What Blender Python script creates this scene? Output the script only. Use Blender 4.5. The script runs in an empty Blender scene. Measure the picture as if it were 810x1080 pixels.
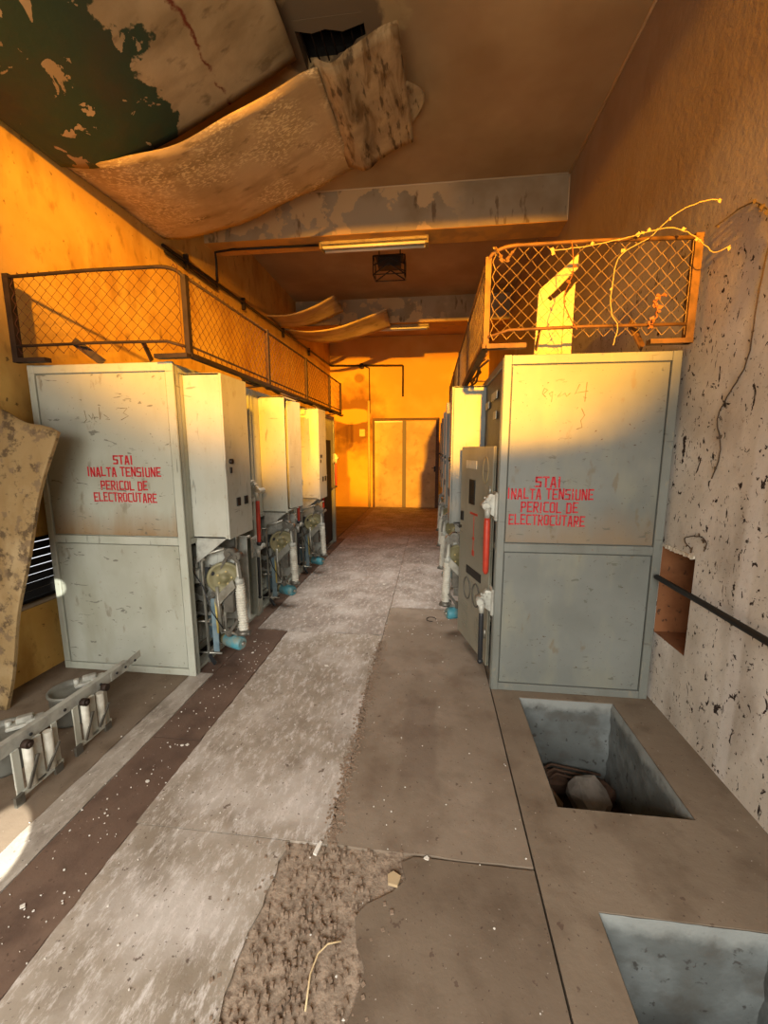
import bpy, bmesh, math, random
from mathutils import Vector, Matrix
random.seed(7)
S = bpy.context.scene
COL = S.collection
PI = math.pi

# ------------------------------------------------------------------ mesh builder
class MB:
    def __init__(s):
        s.v = []; s.f = []; s.sm = []
    def add(s, vs, fs, smooth=False):
        n = len(s.v); s.v += [tuple(v) for v in vs]
        for f in fs:
            s.f.append([i + n for i in f]); s.sm.append(smooth)
        return s
    def box(s, x0, x1, y0, y1, z0, z1, M=None, ch=0.0):
        if x0 > x1: x0, x1 = x1, x0
        if y0 > y1: y0, y1 = y1, y0
        if z0 > z1: z0, z1 = z1, z0
        c = min(ch, (x1-x0)*.4, (y1-y0)*.4, (z1-z0)*.4)
        if c <= 0:
            vs = [Vector(p) for p in [(x0,y0,z0),(x1,y0,z0),(x1,y1,z0),(x0,y1,z0),(x0,y0,z1),(x1,y0,z1),(x1,y1,z1),(x0,y1,z1)]]
            fs = [(0,3,2,1),(4,5,6,7),(0,1,5,4),(1,2,6,5),(2,3,7,6),(3,0,4,7)]
        else:
            bm = bmesh.new()
            bmesh.ops.create_cube(bm, size=1)
            for v in bm.verts:
                v.co = Vector(((x0+x1)/2+v.co.x*(x1-x0), (y0+y1)/2+v.co.y*(y1-y0), (z0+z1)/2+v.co.z*(z1-z0)))
            bmesh.ops.bevel(bm, geom=list(bm.edges), offset=c, segments=1, affect='EDGES')
            bm.verts.index_update()
            vs = [v.co.copy() for v in bm.verts]; fs = [[v.index for v in f.verts] for f in bm.faces]
            bm.free()
        if M: vs = [M @ v for v in vs]
        return s.add(vs, fs)
    def tube(s, pts, r, n=8, cap=True, smooth=True, r2=None):
        pts = [Vector(p) for p in pts]; N = len(pts)
        rs = r if isinstance(r, (list, tuple)) else [r]*N
        t0 = (pts[1]-pts[0]).normalized()
        a = Vector((0,0,1)) if abs(t0.z) < .9 else Vector((1,0,0))
        u = t0.cross(a).normalized()
        vs = []; 
        for i, p in enumerate(pts):
            if i == 0: t = t0
            elif i == N-1: t = (pts[i]-pts[i-1]).normalized()
            else: t = ((pts[i]-pts[i-1]).normalized()+(pts[i+1]-pts[i]).normalized())
            if t.length < 1e-6: t = t0
            t = t.normalized()
            u = (u - t*u.dot(t))
            if u.length < 1e-6: u = t.orthogonal()
            u.normalize(); w = t.cross(u)
            for k in range(n):
                an = 2*PI*k/n
                vs.append(p + (u*math.cos(an) + w*math.sin(an))*rs[i])
        fs = []
        for i in range(N-1):
            for k in range(n):
                k2 = (k+1) % n
                fs.append((i*n+k, i*n+k2, (i+1)*n+k2, (i+1)*n+k))
        s.add(vs, fs, smooth)
        if cap:
            s.add([vs[k] for k in range(n)], [tuple(reversed(range(n)))])
            s.add([vs[(N-1)*n+k] for k in range(n)], [tuple(range(n))])
        return s
    def cyl(s, p, q, r, n=16, r1=None):
        return s.tube([p, q], [r, r if r1 is None else r1], n)
    def bar(s, p, q, w, h, up=(0,0,1)):
        p, q = Vector(p), Vector(q); t = (q-p); L = t.length; t.normalize()
        u = Vector(up)
        sd = t.cross(u)
        if sd.length < 1e-4: sd = t.orthogonal()
        sd.normalize(); u = sd.cross(t)
        M = Matrix(((sd.x,t.x,u.x,p.x),(sd.y,t.y,u.y,p.y),(sd.z,t.z,u.z,p.z),(0,0,0,1)))
        return s.box(-w/2, w/2, 0, L, -h/2, h/2, M)
    def prism(s, poly, d, M=None):
        """poly: 3D points of a planar outline, d: extrusion vector"""
        P = [Vector(p) for p in poly]; d = Vector(d); n = len(P)
        vs = P + [p+d for p in P]
        if M: vs = [M @ v for v in vs]
        fs = [tuple(range(n)), tuple(reversed(range(n, 2*n)))]
        for i in range(n):
            j = (i+1) % n
            fs.append((i, i+n, j+n, j))
        return s.add(vs, fs)
    def grid(s, fn, nu, nv, th=0.0, smooth=True):
        """fn(u,v)->point; solid sheet with thickness th (along its own normal)"""
        P = [[Vector(fn(i/nu, j/nv)) for j in range(nv+1)] for i in range(nu+1)]
        vs = [p for r in P for p in r]
        W = nv+1
        fs = [(i*W+j, (i+1)*W+j, (i+1)*W+j+1, i*W+j+1) for i in range(nu) for j in range(nv)]
        s.add(vs, fs, smooth)
        if th:
            N = []
            for i in range(nu+1):
                for j in range(nv+1):
                    a = P[min(i+1,nu)][j]-P[max(i-1,0)][j]; b = P[i][min(j+1,nv)]-P[i][max(j-1,0)]
                    nn = a.cross(b)
                    N.append(nn.normalized() if nn.length else Vector((0,0,1)))
            vs2 = [v+n_*th for v, n_ in zip(vs, N)]
            s.add(vs2, [tuple(reversed(f)) for f in fs], smooth)
            def rim(idx):
                for a, b in zip(idx, idx[1:]):
                    s.add([vs[a], vs[b], vs2[b], vs2[a]], [(0,1,2,3)])
            rim([i*W for i in range(nu+1)]); rim([i*W+nv for i in range(nu, -1, -1)])
            rim(list(range(W-1, -1, -1))); rim([nu*W+j for j in range(W)])
        return s
    def lathe(s, prof, c=(0,0,0), n=24, M=None, a=None):
        vs = []; m = len(prof)
        for k in range(n):
            an = 2*PI*k/n
            for (r, z) in prof:
                v = Vector((c[0]+r*math.cos(an), c[1]+r*math.sin(an), c[2]+z))
                vs.append(M @ v if M else v)
        fs = []
        for k in range(n):
            k2 = (k+1) % n
            for i in range(m-1):
                fs.append((k*m+i, k2*m+i, k2*m+i+1, k*m+i+1))
        return s.add(vs, fs, True)
    def build(s, name, mat, parent=None, loc=None, fix=True):
        me = bpy.data.meshes.new(name)
        o3 = Vector(loc) if loc else Vector((0,0,0))
        me.from_pydata([tuple(Vector(v)-o3) for v in s.v], [], s.f)
        for p, sm in zip(me.polygons, s.sm): p.use_smooth = sm
        me.materials.append(mat)
        if fix:
            bm = bmesh.new(); bm.from_mesh(me)
            bmesh.ops.remove_doubles(bm, verts=bm.verts, dist=1e-5)
            bmesh.ops.recalc_face_normals(bm, faces=bm.faces)
            bm.to_mesh(me); bm.free()
        me.update()
        o = bpy.data.objects.new(name, me); COL.objects.link(o)
        o.location = o3
        if parent: o.parent = parent
        if name in SPLIT and parent:
            own = list(range(len(s.v)))
            def root(i):
                while own[i] != i: own[i] = own[own[i]]; i = own[i]
                return i
            for f in s.f:
                for i in f[1:]: own[root(i)] = root(f[0])
            # tube caps repeat their ring: tie vertices at one place together
            at = {}
            for i, v in enumerate(s.v):
                q = tuple(round(c, 4) for c in v)
                if q in at: own[root(i)] = root(at[q])
                else: at[q] = i
            groups = {}
            for f, sm in zip(s.f, s.sm): groups.setdefault(root(f[0]), []).append((f, sm))
            gl = list(groups.values())
            if len(gl) > 1:
                bpy.data.objects.remove(o); res = []
                for g in gl:
                    m = MB(); idx = sorted({i for f, _ in g for i in f}); mp = {i: k for k, i in enumerate(idx)}
                    m.v = [s.v[i] for i in idx]; m.f = [[mp[i] for i in f] for f, _ in g]; m.sm = [sm for _, sm in g]
                    SPLIT.discard(name); q = m.build(name, mat, parent, loc, fix); SPLIT.add(name)
                    res.append(q)
                for q in res[1:]: EXTRA.append((res[0], q))
                return res[0]
        return o
SPLIT = {'tie_strut', 'hinge', 'pipe_clip', 'wall_hook', 'hanger', 'latch', 'bolt', 'foot', 'copper_link', 'insulating_bush', 'drive_rod', 'strap', 'bolt_hole', 'label_plate', 'clip', 'base_angle', 'front_rail', 'side_rail', 'inspection_ring', 'lock'}
EXTRA = []

def tag(o, label=None, cat=None, group=None, kind=None):
    if label: o['label'] = label
    if cat: o['category'] = cat
    if group: o['group'] = group
    if kind: o['kind'] = kind
    return o
def empty(name, loc, label, cat, group=None, rz=0):
    o = bpy.data.objects.new(name, None); COL.objects.link(o)
    o.location = loc; o.rotation_euler = (0,0,rz); o.empty_display_size = .1
    return tag(o, label, cat, group)
def struct(mb, name, mat):
    o = mb.build(name, mat); o['kind'] = 'structure'; return o
def copy_tree(o, parent=None):
    c = o.copy(); COL.objects.link(c); c.parent = parent
    for ch in list(o.children): copy_tree(ch, c)
    return c

# ------------------------------------------------------------------ materials
def lin(h):
    h = h.lstrip('#'); r = [int(h[i:i+2], 16)/255 for i in (0,2,4)]
    return tuple((c/12.92 if c <= .04045 else ((c+.055)/1.055)**2.4) for c in r) + (1,)
class Mat:
    def __init__(s, name, base, rough=.6, metal=0.0, spec=.4):
        s.m = bpy.data.materials.new(name); s.m.use_nodes = True
        s.nt = s.m.node_tree; s.nt.nodes.clear()
        s.out = s.N('ShaderNodeOutputMaterial'); s.b = s.N('ShaderNodeBsdfPrincipled')
        s.L(s.b.outputs[0], s.out.inputs[0])
        s.b.inputs['Roughness'].default_value = rough; s.b.inputs['Metallic'].default_value = metal
        s.b.inputs['Specular IOR Level'].default_value = spec
        s.g = s.N('ShaderNodeNewGeometry'); s.P = s.g.outputs['Position']
        rgb = s.N('ShaderNodeRGB'); rgb.outputs[0].default_value = lin(base); s.c = rgb.outputs[0]
    def N(s, t, **k):
        n = s.nt.nodes.new(t)
        for a, b in k.items(): setattr(n, a, b)
        return n
    def L(s, a, b): s.nt.links.new(a, b)
    def noise(s, scale, detail=4, stretch=(1,1,1), off=(0,0,0), rough=.55, dist=0, tex='N', rot=(0,0,0)):
        mp = s.N('ShaderNodeMapping'); s.L(s.P, mp.inputs[0])
        mp.inputs['Scale'].default_value = stretch; mp.inputs['Location'].default_value = off
        mp.inputs['Rotation'].default_value = rot
        n = s.N('ShaderNodeTexNoise'); s.L(mp.outputs[0], n.inputs['Vector'])
        n.inputs['Scale'].default_value = scale; n.inputs['Detail'].default_value = detail
        n.inputs['Roughness'].default_value = rough; n.inputs['Distortion'].default_value = dist
        return n.outputs['Fac']
    def ramp(s, f, lo, hi, a=0., b=1.):
        r = s.N('ShaderNodeMapRange'); s.L(f, r.inputs[0])
        r.inputs[1].default_value = lo; r.inputs[2].default_value = hi
        r.inputs[3].default_value = a; r.inputs[4].default_value = b
        return r.outputs[0]
    def axis(s, k):
        x = s.N('ShaderNodeSeparateXYZ'); s.L(s.P, x.inputs[0]); return x.outputs[k]
    def math(s, op, a, b=None):
        m = s.N('ShaderNodeMath', operation=op)
        for i, q in enumerate((a, b)):
            if q is None: continue
            if isinstance(q, (int, float)): m.inputs[i].default_value = q
            else: s.L(q, m.inputs[i])
        return m.outputs[0]
    def mix(s, f, col):
        m = s.N('ShaderNodeMix', data_type='RGBA')
        if isinstance(f, (int, float)): m.inputs[0].default_value = f
        else: s.L(f, m.inputs[0])
        s.L(s.c, m.inputs[6])
        if isinstance(col, str): m.inputs[7].default_value = lin(col)
        else: s.L(col, m.inputs[7])
        s.c = m.outputs[2]; return s
    def bump(s, f, strength=.3, dist=.01):
        b = s.N('ShaderNodeBump'); s.L(f, b.inputs['Height'])
        b.inputs['Strength'].default_value = strength; b.inputs['Distance'].default_value = dist
        if getattr(s, 'bn', None): s.L(s.bn, b.inputs['Normal'])
        s.bn = b.outputs[0]; s.L(s.bn, s.b.inputs['Normal']); return s
    def done(s):
        s.L(s.c, s.b.inputs['Base Color']); return s.m

def blotch(M, col, scale, lo, hi, amt=1., **k):
    M.mix(M.ramp(M.noise(scale, **k), lo, hi, 0, amt), col); return M
def simple(name, base, rough=.6, metal=0., dirt=None, amt=.6, scale=14):
    M = Mat(name, base, rough, metal)
    if dirt: blotch(M, dirt, scale, .45, .68, amt)
    M.bump(M.noise(60), .12, .003)
    return M.done()

def m_paint(name, base, light, dark, rust='#7a5a3c'):
    M = Mat(name, base, .42, 0, .45)
    blotch(M, light, 2.5, .4, .7, .8)
    blotch(M, dark, 5, .5, .72, .45, stretch=(1,1,.35), off=(3,1,2))
    blotch(M, '#8d8470', 24, .6, .75, .6, stretch=(1,1,.6))
    blotch(M, rust, 38, .68, .76, .85, off=(5,2,9), detail=6)
    # fine scratches
    blotch(M, '#5d5f58', 30, .655, .70, .6, stretch=(1,1,.12), rot=(.5,.6,0), off=(1,7,2))
    blotch(M, '#4c4a42', 26, .67, .70, .5, stretch=(.15,.15,1), rot=(.2,1.1,0), off=(4,7,2))
    M.bump(M.noise(9, 3), .12, .01); M.bump(M.noise(90, 3), .08, .002)
    return M.done()
PAINT_L = m_paint('cabinet_paint_light', '#a5a899', '#b4b6aa', '#8b8c7c')
PAINT_R = m_paint('cabinet_paint_shaded', '#6e716a', '#7c7f79', '#5f5e55')  # same paint as the left row; its shade is put into the colour
PAINT_DOOR = m_paint('cabinet_door_olive', '#7f7c6d', '#8f8b7a', '#6a6759')
FRAME_P = m_paint('frame_paint', '#96998c', '#a4a79b', '#7b735f', '#6e4a2c')
BOXP = m_paint('box_paint', '#a8a99c', '#b6b7ac', '#968f78')
DARKP = simple('dark_grey_panel', '#57544c', .5, 0, '#3c3a34')
DARK = simple('dark_interior', '#1d1a18', .8)
RUSTY = simple('rusty_steel', '#35271e', .7, .3, '#221812', .8)
RUSTY_R = simple('rusty_cage_steel', '#6b4a26', .65, .3, '#3a2817', .7)
WIRE_L = simple('rusted_wire', '#4a2414', .7, .2, '#3c1c10')
WIRE_R = simple('weathered_wire', '#a5854c', .6, .2, '#63401f')
BLACKM = simple('black_pipe', '#17130f', .5)
STEEL = simple('dull_steel', '#a09f94', .4, .6, '#6d6455')
STEELD = simple('greasy_steel', '#6a675e', .45, .5, '#3d3a34')
OLIVE = simple('olive_disc', '#7c7757', .5, .1, '#635d43')
GALV = simple('grey_casting', '#b1b2a8', .55, .2, '#77736a')
SPRING = simple('white_insulator', '#c5c2b4', .5, 0, '#938c7b')
RED = simple('red_handle', '#b23a26', .45, 0, '#8c2c1e')
BLACKH = simple('black_handle', '#26282a', .4)
BLUE = simple('blue_strap', '#71848a', .5, 0, '#46606f')
TEAL = simple('teal_motor', '#4c8f9c', .5, 0, '#8b8b78', .9, 12)
YEL = simple('yellow_rod', '#b9a55c', .5)
COPPER = simple('copper_link', '#8f5b35', .4, .6)
LETTER = Mat('red_stencil_paint', '#b3202a', .6)
blotch(LETTER, '#a8a79a', 60, .64, .70, .7, detail=5); LETTER = LETTER.done()
PENCIL = simple('pencil_scribble', '#6e6449', .8)
PLATE = simple('label_plate', '#a8a596', .5, 0, '#807c6c')
CREAMM = simple('cream_metal', '#b8a672', .5, 0, '#a08a58', .5)

# walls
def wall_paint(name):
    M = Mat(name, '#c79a4a', .85)
    blotch(M, '#d5ae62', 1.6, .42, .66)
    blotch(M, '#a87a35', 3.2, .5, .7, .8, stretch=(1,1,.4), off=(2,4,1))
    blotch(M, '#7c5a2c', 9, .58, .72, .7, stretch=(1,1,.5), off=(7,1,3), detail=8)
    blotch(M, '#4f3a20', 26, .66, .73, .8, detail=6)
    M.bump(M.noise(30, 6), .25, .006)
    return M
WL = wall_paint('ochre_wall').done()
M = Mat('back_wall_paint', '#cf9a45', .85)
blotch(M, '#d8a855', 1.2, .4, .65)
# soot marks round the burnt cable entry
def lobe(M, cx, cz, rx, rz, nz=.35, k=0):
    dx = M.math('DIVIDE', M.math('SUBTRACT', M.axis(0), cx), rx)
    dz = M.math('DIVIDE', M.math('SUBTRACT', M.axis(2), cz), rz)
    d = M.math('SQRT', M.math('ADD', M.math('MULTIPLY', dx, dx), M.math('MULTIPLY', dz, dz)))
    return M.math('ADD', d, M.math('MULTIPLY', M.math('SUBTRACT', M.noise(3, 5, off=(k,k,k)), .5), nz*2))
M.mix(M.ramp(lobe(M, -2.15, 2.35, .85, 1.0, .5), .55, 1.15, .85, 0), '#5a3219')
M.mix(M.ramp(lobe(M, -2.2, 2.50, .55, .22, .2, 3), .85, 1.0, 1, 0), '#c89343')
M.mix(M.ramp(lobe(M, -1.98, 3.5, .16, .14, .2, 5), .7, 1.1, .7, 0), '#6b4a22')
M.bump(M.noise(30, 6), .2, .006)
WB = M.done()

M = Mat('right_wall_plaster', '#c4bbad', .9)
blotch(M, '#d6cfc4', 1.8, .42, .6)
blotch(M, '#a3988a', 4, .48, .7, .8, stretch=(1,1,.5), off=(1,1,5))
# daylight fall-off painted in: wall browner upwards from above head height
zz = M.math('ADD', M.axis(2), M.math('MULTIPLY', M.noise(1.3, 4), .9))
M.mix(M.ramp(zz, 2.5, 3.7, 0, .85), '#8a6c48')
yb_ = M.math('ABSOLUTE', M.math('SUBTRACT', M.math('ADD', M.axis(1), M.math('MULTIPLY', M.noise(6, 3), .04)), 1.98))
M.mix(M.math('MULTIPLY', M.ramp(yb_, .03, .05, .6, 0), M.ramp(M.axis(2), 1.5, 2.0, 1, 0)), '#d6d0c8')
low = M.ramp(M.axis(2), 2.6, 3.0, 1, 0)
for sc, st, rt, lo, of in ((9, (1,1.3,.8), (.5,0,0), .640, (0,0,0)), (21, (1,1,.5), (-.6,0,0), .625, (3,5,1)), (42, (1,1,.7), (.4,0,0), .625, (8,2,4))):
    f = M.ramp(M.noise(sc, 8, stretch=st, rot=rt, off=of, rough=.62, dist=.6), lo, lo+.012)
    M.mix(M.math('MULTIPLY', f, low), '#2c1f18')
blotch(M, '#8e7f70', 50, .62, .7, .6, detail=8)
M.bump(M.noise(22, 6), .3, .008)
WR = M.done()

M = Mat('old_ceiling_plaster', '#a3825a', .9)
blotch(M, '#b39468', 1.1, .4, .65)
blotch(M, '#8a6a42', 1.1, .45, .75, .6, off=(5,3,1))
# limewash ring round the torn hole
d = M.math('SQRT', M.math('ADD', M.math('POWER', M.math('DIVIDE', M.math('SUBTRACT', M.axis(0), -.78), .62), 2.), M.math('POWER', M.math('DIVIDE', M.math('SUBTRACT', M.axis(1), 3.35), .62), 2.)))
d = M.math('ADD', d, M.math('MULTIPLY', M.noise(4, 6, dist=.5), .7))
M.mix(M.ramp(d, 1.22, 1.27, .8, 0), '#b79a6b')
M.mix(M.ramp(d, .92, 1.0, .9, 0), '#6a5741')
blotch(M, '#75582f', .7, .5, .75, .5, off=(9,3,1))
M.bump(M.noise(12, 6), .25, .008)
WC = M.done()

M = Mat('beam_plaster', '#a5947a', .9)
blotch(M, '#8f7c5f', 1.6, .45, .6, .8)
f = M.math('MULTIPLY', M.ramp(M.noise(2.2, 5, off=(1.4,0,2)), .50, .515), M.ramp(M.axis(0), .0, .35, 1, 0))
M.mix(f, '#c4a67c')
blotch(M, '#5d452c', 8, .62, .68, .7, stretch=(1,1,.3))
M.bump(M.noise(18, 6), .3, .008)
BEAM = M.done()
M = Mat('beam_soffit_paint', '#c08a3c', .9); blotch(M, '#a87a3c', 3, .5, .6); BEAMU = M.done()

def floor_mat(name, base, c2, c3, scuff=None, rough=.75, spots=True, rot=0, worn=False):
    M = Mat(name, base, rough, 0, .3)
    blotch(M, c2, 1.7, .4, .66)
    blotch(M, c3, 4.5, .48, .7, .8, off=(3,6,0), detail=7)
    if scuff:
        blotch(M, scuff, 26, .5, .64, .8, stretch=(1,.4,1), rot=(0,0,-.6), detail=9, rough=.8)
        blotch(M, c3, 9, .55, .7, .6, detail=9, rough=.8, off=(5,1,0))
        blotch(M, scuff, 2.4, .48, .66, .5, detail=6, off=(9,9,0))
    if worn:
        dx = M.math('DIVIDE', M.math('ABSOLUTE', M.math('SUBTRACT', M.axis(0), -.04)), .11)
        dy = M.math('DIVIDE', M.math('ABSOLUTE', M.math('SUBTRACT', M.axis(1), 2.08)), .40)
        d = M.math('ADD', M.math('MAXIMUM', dx, dy), M.math('MULTIPLY', M.math('SUBTRACT', M.noise(7, 6), .5), .9))
        M.mix(M.ramp(d, .72, 1.02, .38, 0), '#5c4d42')
    if spots:
        blotch(M, '#4a3a31', 60, .655, .69, .8, detail=4)
        blotch(M, '#c9bfb4', 75, .70, .73, .7, off=(4,2,2))
        # small old paint drips and pits
        blotch(M, '#57463b', 16, .68, .70, .8, off=(11,2,2))
    M.bump(M.noise(14, 8), .35, .008); M.bump(M.noise(120, 4), .25, .002)
    return M.done()
F_BASE = floor_mat('floor_brown', '#6d5f50', '#7c6d5c', '#564838')
F_AISLE = floor_mat('floor_aisle_scuffed', '#8c8172', '#a09587', '#7a6e5f', '#cdc6bf')
F_FAR = floor_mat('floor_far', '#857a6f', '#978c81', '#73675c', '#c2bab1')
F_RED = floor_mat('floor_oil_stained', '#5c493d', '#6d594b', '#42322a')
F_RIGHT = floor_mat('floor_right_slab', '#7c6e5e', '#8c7e6e', '#6a5a4b', worn=True)
F_RIGHT2 = floor_mat('floor_near_right_slab', '#6b5d4e', '#776959', '#594b3d')
F_EDGE = floor_mat('floor_trench_slab', '#746656', '#827463', '#5e4f40')
F_KERB = floor_mat('floor_kerb', '#8b8174', '#a29a8e', '#6f6458', '#b8b0a6')
M = Mat('broken_screed', '#857564', .95); blotch(M, '#9a8875', 30, .45, .6); blotch(M, '#5c4a3c', 45, .55, .66, .8, detail=6)
M.bump(M.noise(75, 8), .55, .008); F_GRAVEL = M.done()
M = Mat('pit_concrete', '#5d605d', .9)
blotch(M, '#777c7a', 3, .45, .62, .8); blotch(M, '#55534d', 7, .5, .66, .8, off=(2,2,2)); blotch(M, '#3a3632', 25, .62, .67, .8, detail=7)
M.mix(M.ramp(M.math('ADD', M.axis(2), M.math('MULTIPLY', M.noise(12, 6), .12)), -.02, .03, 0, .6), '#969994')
M.bump(M.noise(16, 8), .5, .015); PIT = M.done()
M = Mat('pit_silt', '#3c312a', .95); blotch(M, '#574a40', 9, .5, .6); M.bump(M.noise(20, 8), .8, .03); SILT = M.done()

M = Mat('niche_brick', '#8a5a38', .9); blotch(M, '#7a4c2c', 6, .45, .65); blotch(M, '#3c2a1e', 30, .62, .68, .8); M.bump(M.noise(30, 6), .3, .006); NICHE = M.done()

# ceiling boards: cream lining, green oil paint still clinging to the wall-side half
def board_mat(name, green=False, shiny=False):
    M = Mat(name, '#a38a62', .55 if shiny else .75, 0, .5)
    blotch(M, '#b79d74', 2.5, .42, .62)
    blotch(M, '#7d6440', 3, .5, .68, .7, stretch=(.3,1.4,1), off=(2,2,2))
    blotch(M, '#5f4a2c', 9, .58, .68, .6, stretch=(.4,1.2,1), off=(4,1,1), detail=8)
    if green:
        e = M.math('ADD', M.math('ADD', M.axis(0), M.math('MULTIPLY', M.axis(1), .2)), M.math('MULTIPLY', M.noise(4, 8, off=(1,2,3)), .9))
        g = M.ramp(e, -.84, -.82, 1, 0)
        fl = M.ramp(M.noise(5.5, 7, off=(6,2,7), dist=.6), .60, .605, 1, 0)
        g2 = M.math('MULTIPLY', g, fl)
        sav = M.c
        M2 = '#2c3f28'
        M.mix(g2, M2)
        M.mix(M.math('MULTIPLY', g2, M.ramp(M.noise(3, 6), .45, .7)), '#3d3a24')
        # rust run along one seam
        rr = M.math('ABSOLUTE', M.math('SUBTRACT', M.math('ADD', M.axis(0), M.math('MULTIPLY', M.noise(7, 7), .14)), -1.45))
        M.mix(M.math('MULTIPLY', M.ramp(rr, .004, .016, 1, 0), M.ramp(M.noise(9, 5), .40, .5)), '#6e2f14')
    if shiny:
        gg = M.math('MULTIPLY', M.ramp(M.noise(38, 9, stretch=(.8,1.6,1)), .52, .56), M.ramp(M.noise(2.2, 2, off=(.3,0,0)), .46, .56))
        M.mix(gg, '#cfb98b')
    M.bump(M.noise(6, 5), .3, .02); M.bump(M.noise(50, 5), .2, .003)
    return M.done()
BOARD_G = board_mat('green_cream_lining', green=True)
BOARD_S = board_mat('cream_lining_flaking', shiny=True)
BOARD_C = board_mat('cream_lining')
M = Mat('water_stained_lining', '#a08660', .75)
blotch(M, '#b79c70', 5, .45, .65); blotch(M, '#6a4e2a', 5, .47, .62, .85, stretch=(2.2,.5,1), detail=7, dist=.6)
blotch(M, '#3f2d18', 9, .56, .64, .8, stretch=(2.5,.6,1), off=(3,1,4), detail=8); M.bump(M.noise(14, 7), .4, .01)
BOARD_W = M.done()
M = Mat('mouldy_board', '#957c53', .8)
blotch(M, '#a8916a', 3, .45, .6); blotch(M, '#7e6238', 4, .5, .66, .7, stretch=(1,1,.3))
blotch(M, '#4b3a26', 11, .53, .60, .85, detail=10, off=(3,3,3), rough=.7)
blotch(M, '#6d5a44', 16, .56, .62, .7, detail=8)
M.bump(M.noise(14, 8), .5, .012); MOULD = M.done()

# ------------------------------------------------------------------ dimensions
XL, XR, H, YB, Y0 = -2.78, 1.43, 4.54, 11.2, -2.6

# ------------------------------------------------------------------ setting
def rects_minus(a0, a1, b0, b1, holes):
    """rectangles covering [a0,a1]x[b0,b1] minus holes (disjoint in a)"""
    out = []; holes = sorted(holes); c = a0
    for (h0, h1, g0, g1) in holes:
        if h0 > c: out.append((c, h0, b0, b1))
        if g0 > b0: out.append((h0, h1, b0, g0))
        if g1 < b1: out.append((h0, h1, g1, b1))
        c = h1
    if c < a1: out.append((c, a1, b0, b1))
    return out
# floor: base with the two trench pits cut out
pits = [(.985-.35, 1.27, .605, 1.165), (1.69, 2.52, .59, 1.17)]
F = MB()
for (y0, y1, x0, x1) in rects_minus(Y0, YB, .424, XR, pits):
    F.box(x0, x1, y0, y1, -.12, 0)
struct(F, 'floor', F_EDGE)
def ragged(x0, x1, y0, y1, jl=0, jr=0, jn=0, jf=0, step=.04, z=.0, t=.12):
    pts = []
    def wob(n, amp):
        w = [0]*n; c = 0
        for i in range(n):
            c = c*.75 + random.uniform(-amp, amp); w[i] = c
        if n > 1: w[0] = w[-1] = 0
        return w
    n = max(2, int((x1-x0)/step)); w = wob(n+1, jn)
    pts += [(x0+(x1-x0)*i/n, y0+w[i], z) for i in range(n)]
    m = max(2, int((y1-y0)/step)); w = wob(m+1, jr)
    pts += [(x1+w[i], y0+(y1-y0)*i/m, z) for i in range(m)]
    w = wob(n+1, jf)
    pts += [(x1-(x1-x0)*i/n, y1+w[i], z) for i in range(n)]
    w = wob(m+1, jl)
    pts += [(x0+w[i], y1-(y1-y0)*i/m, z) for i in range(m)]
    b = MB(); b.prism(pts, (0,0,-t)); return b
struct(MB().box(XL-.3, .418, Y0, YB, -.30, -.012), 'floor', F_GRAVEL)         # what shows in the joints
struct(MB().box(XL, -1.70, Y0, YB, -.02, 0), 'floor', F_BASE)
struct(ragged(-1.70, -1.545, Y0, 2.56, jl=.004, jr=.002), 'trim_1', F_KERB)
struct(ragged(-1.70, -1.545, 2.56, 7.1, jl=.002, jr=.004), 'trim_2', F_RED)
struct(ragged(-1.54, -1.258, 1.912, 3.30, jr=.004, jf=.01, z=-.002), 'floor', F_RED)
struct(ragged(-1.54, -1.242, Y0, 1.904, jr=.005, z=-.002), 'floor', F_RED)
struct(ragged(-1.25, -.40, 1.40, 3.30, jl=.004, jr=.012, jf=.012, z=-.001), 'floor', F_AISLE)
struct(ragged(-1.236, -.56, Y0, 1.396, jl=.004, jr=.014, z=-.001), 'floor', F_AISLE)
struct(ragged(-1.54, -.40, 3.315, YB, jn=.012, jr=.004), 'floor', F_FAR)
struct(ragged(-.385, .416, 1.398, 3.94, jl=.010, jn=.003), 'floor', F_RIGHT)
struct(ragged(-.392, .416, 3.952, YB, jl=.004), 'floor', F_FAR)
b = MB()   # near right slab with its broken corner
pl = [(-.19,-2.6),(.416,-2.6),(.416,1.386),(-.05,1.388),(-.09,1.36),(-.07,1.30),(-.12,1.25),(-.20,1.20),(-.235,1.16),(-.225,1.08),(-.18,1.02),(-.20,.94),(-.225,.85),(-.21,.7),(-.20,.4)]
b.prism([(x+random.uniform(-.006,.006) if x < .4 else x, y, .0) for x, y in pl], (0,0,-.12)); struct(b, 'floor', F_RIGHT2)
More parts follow.
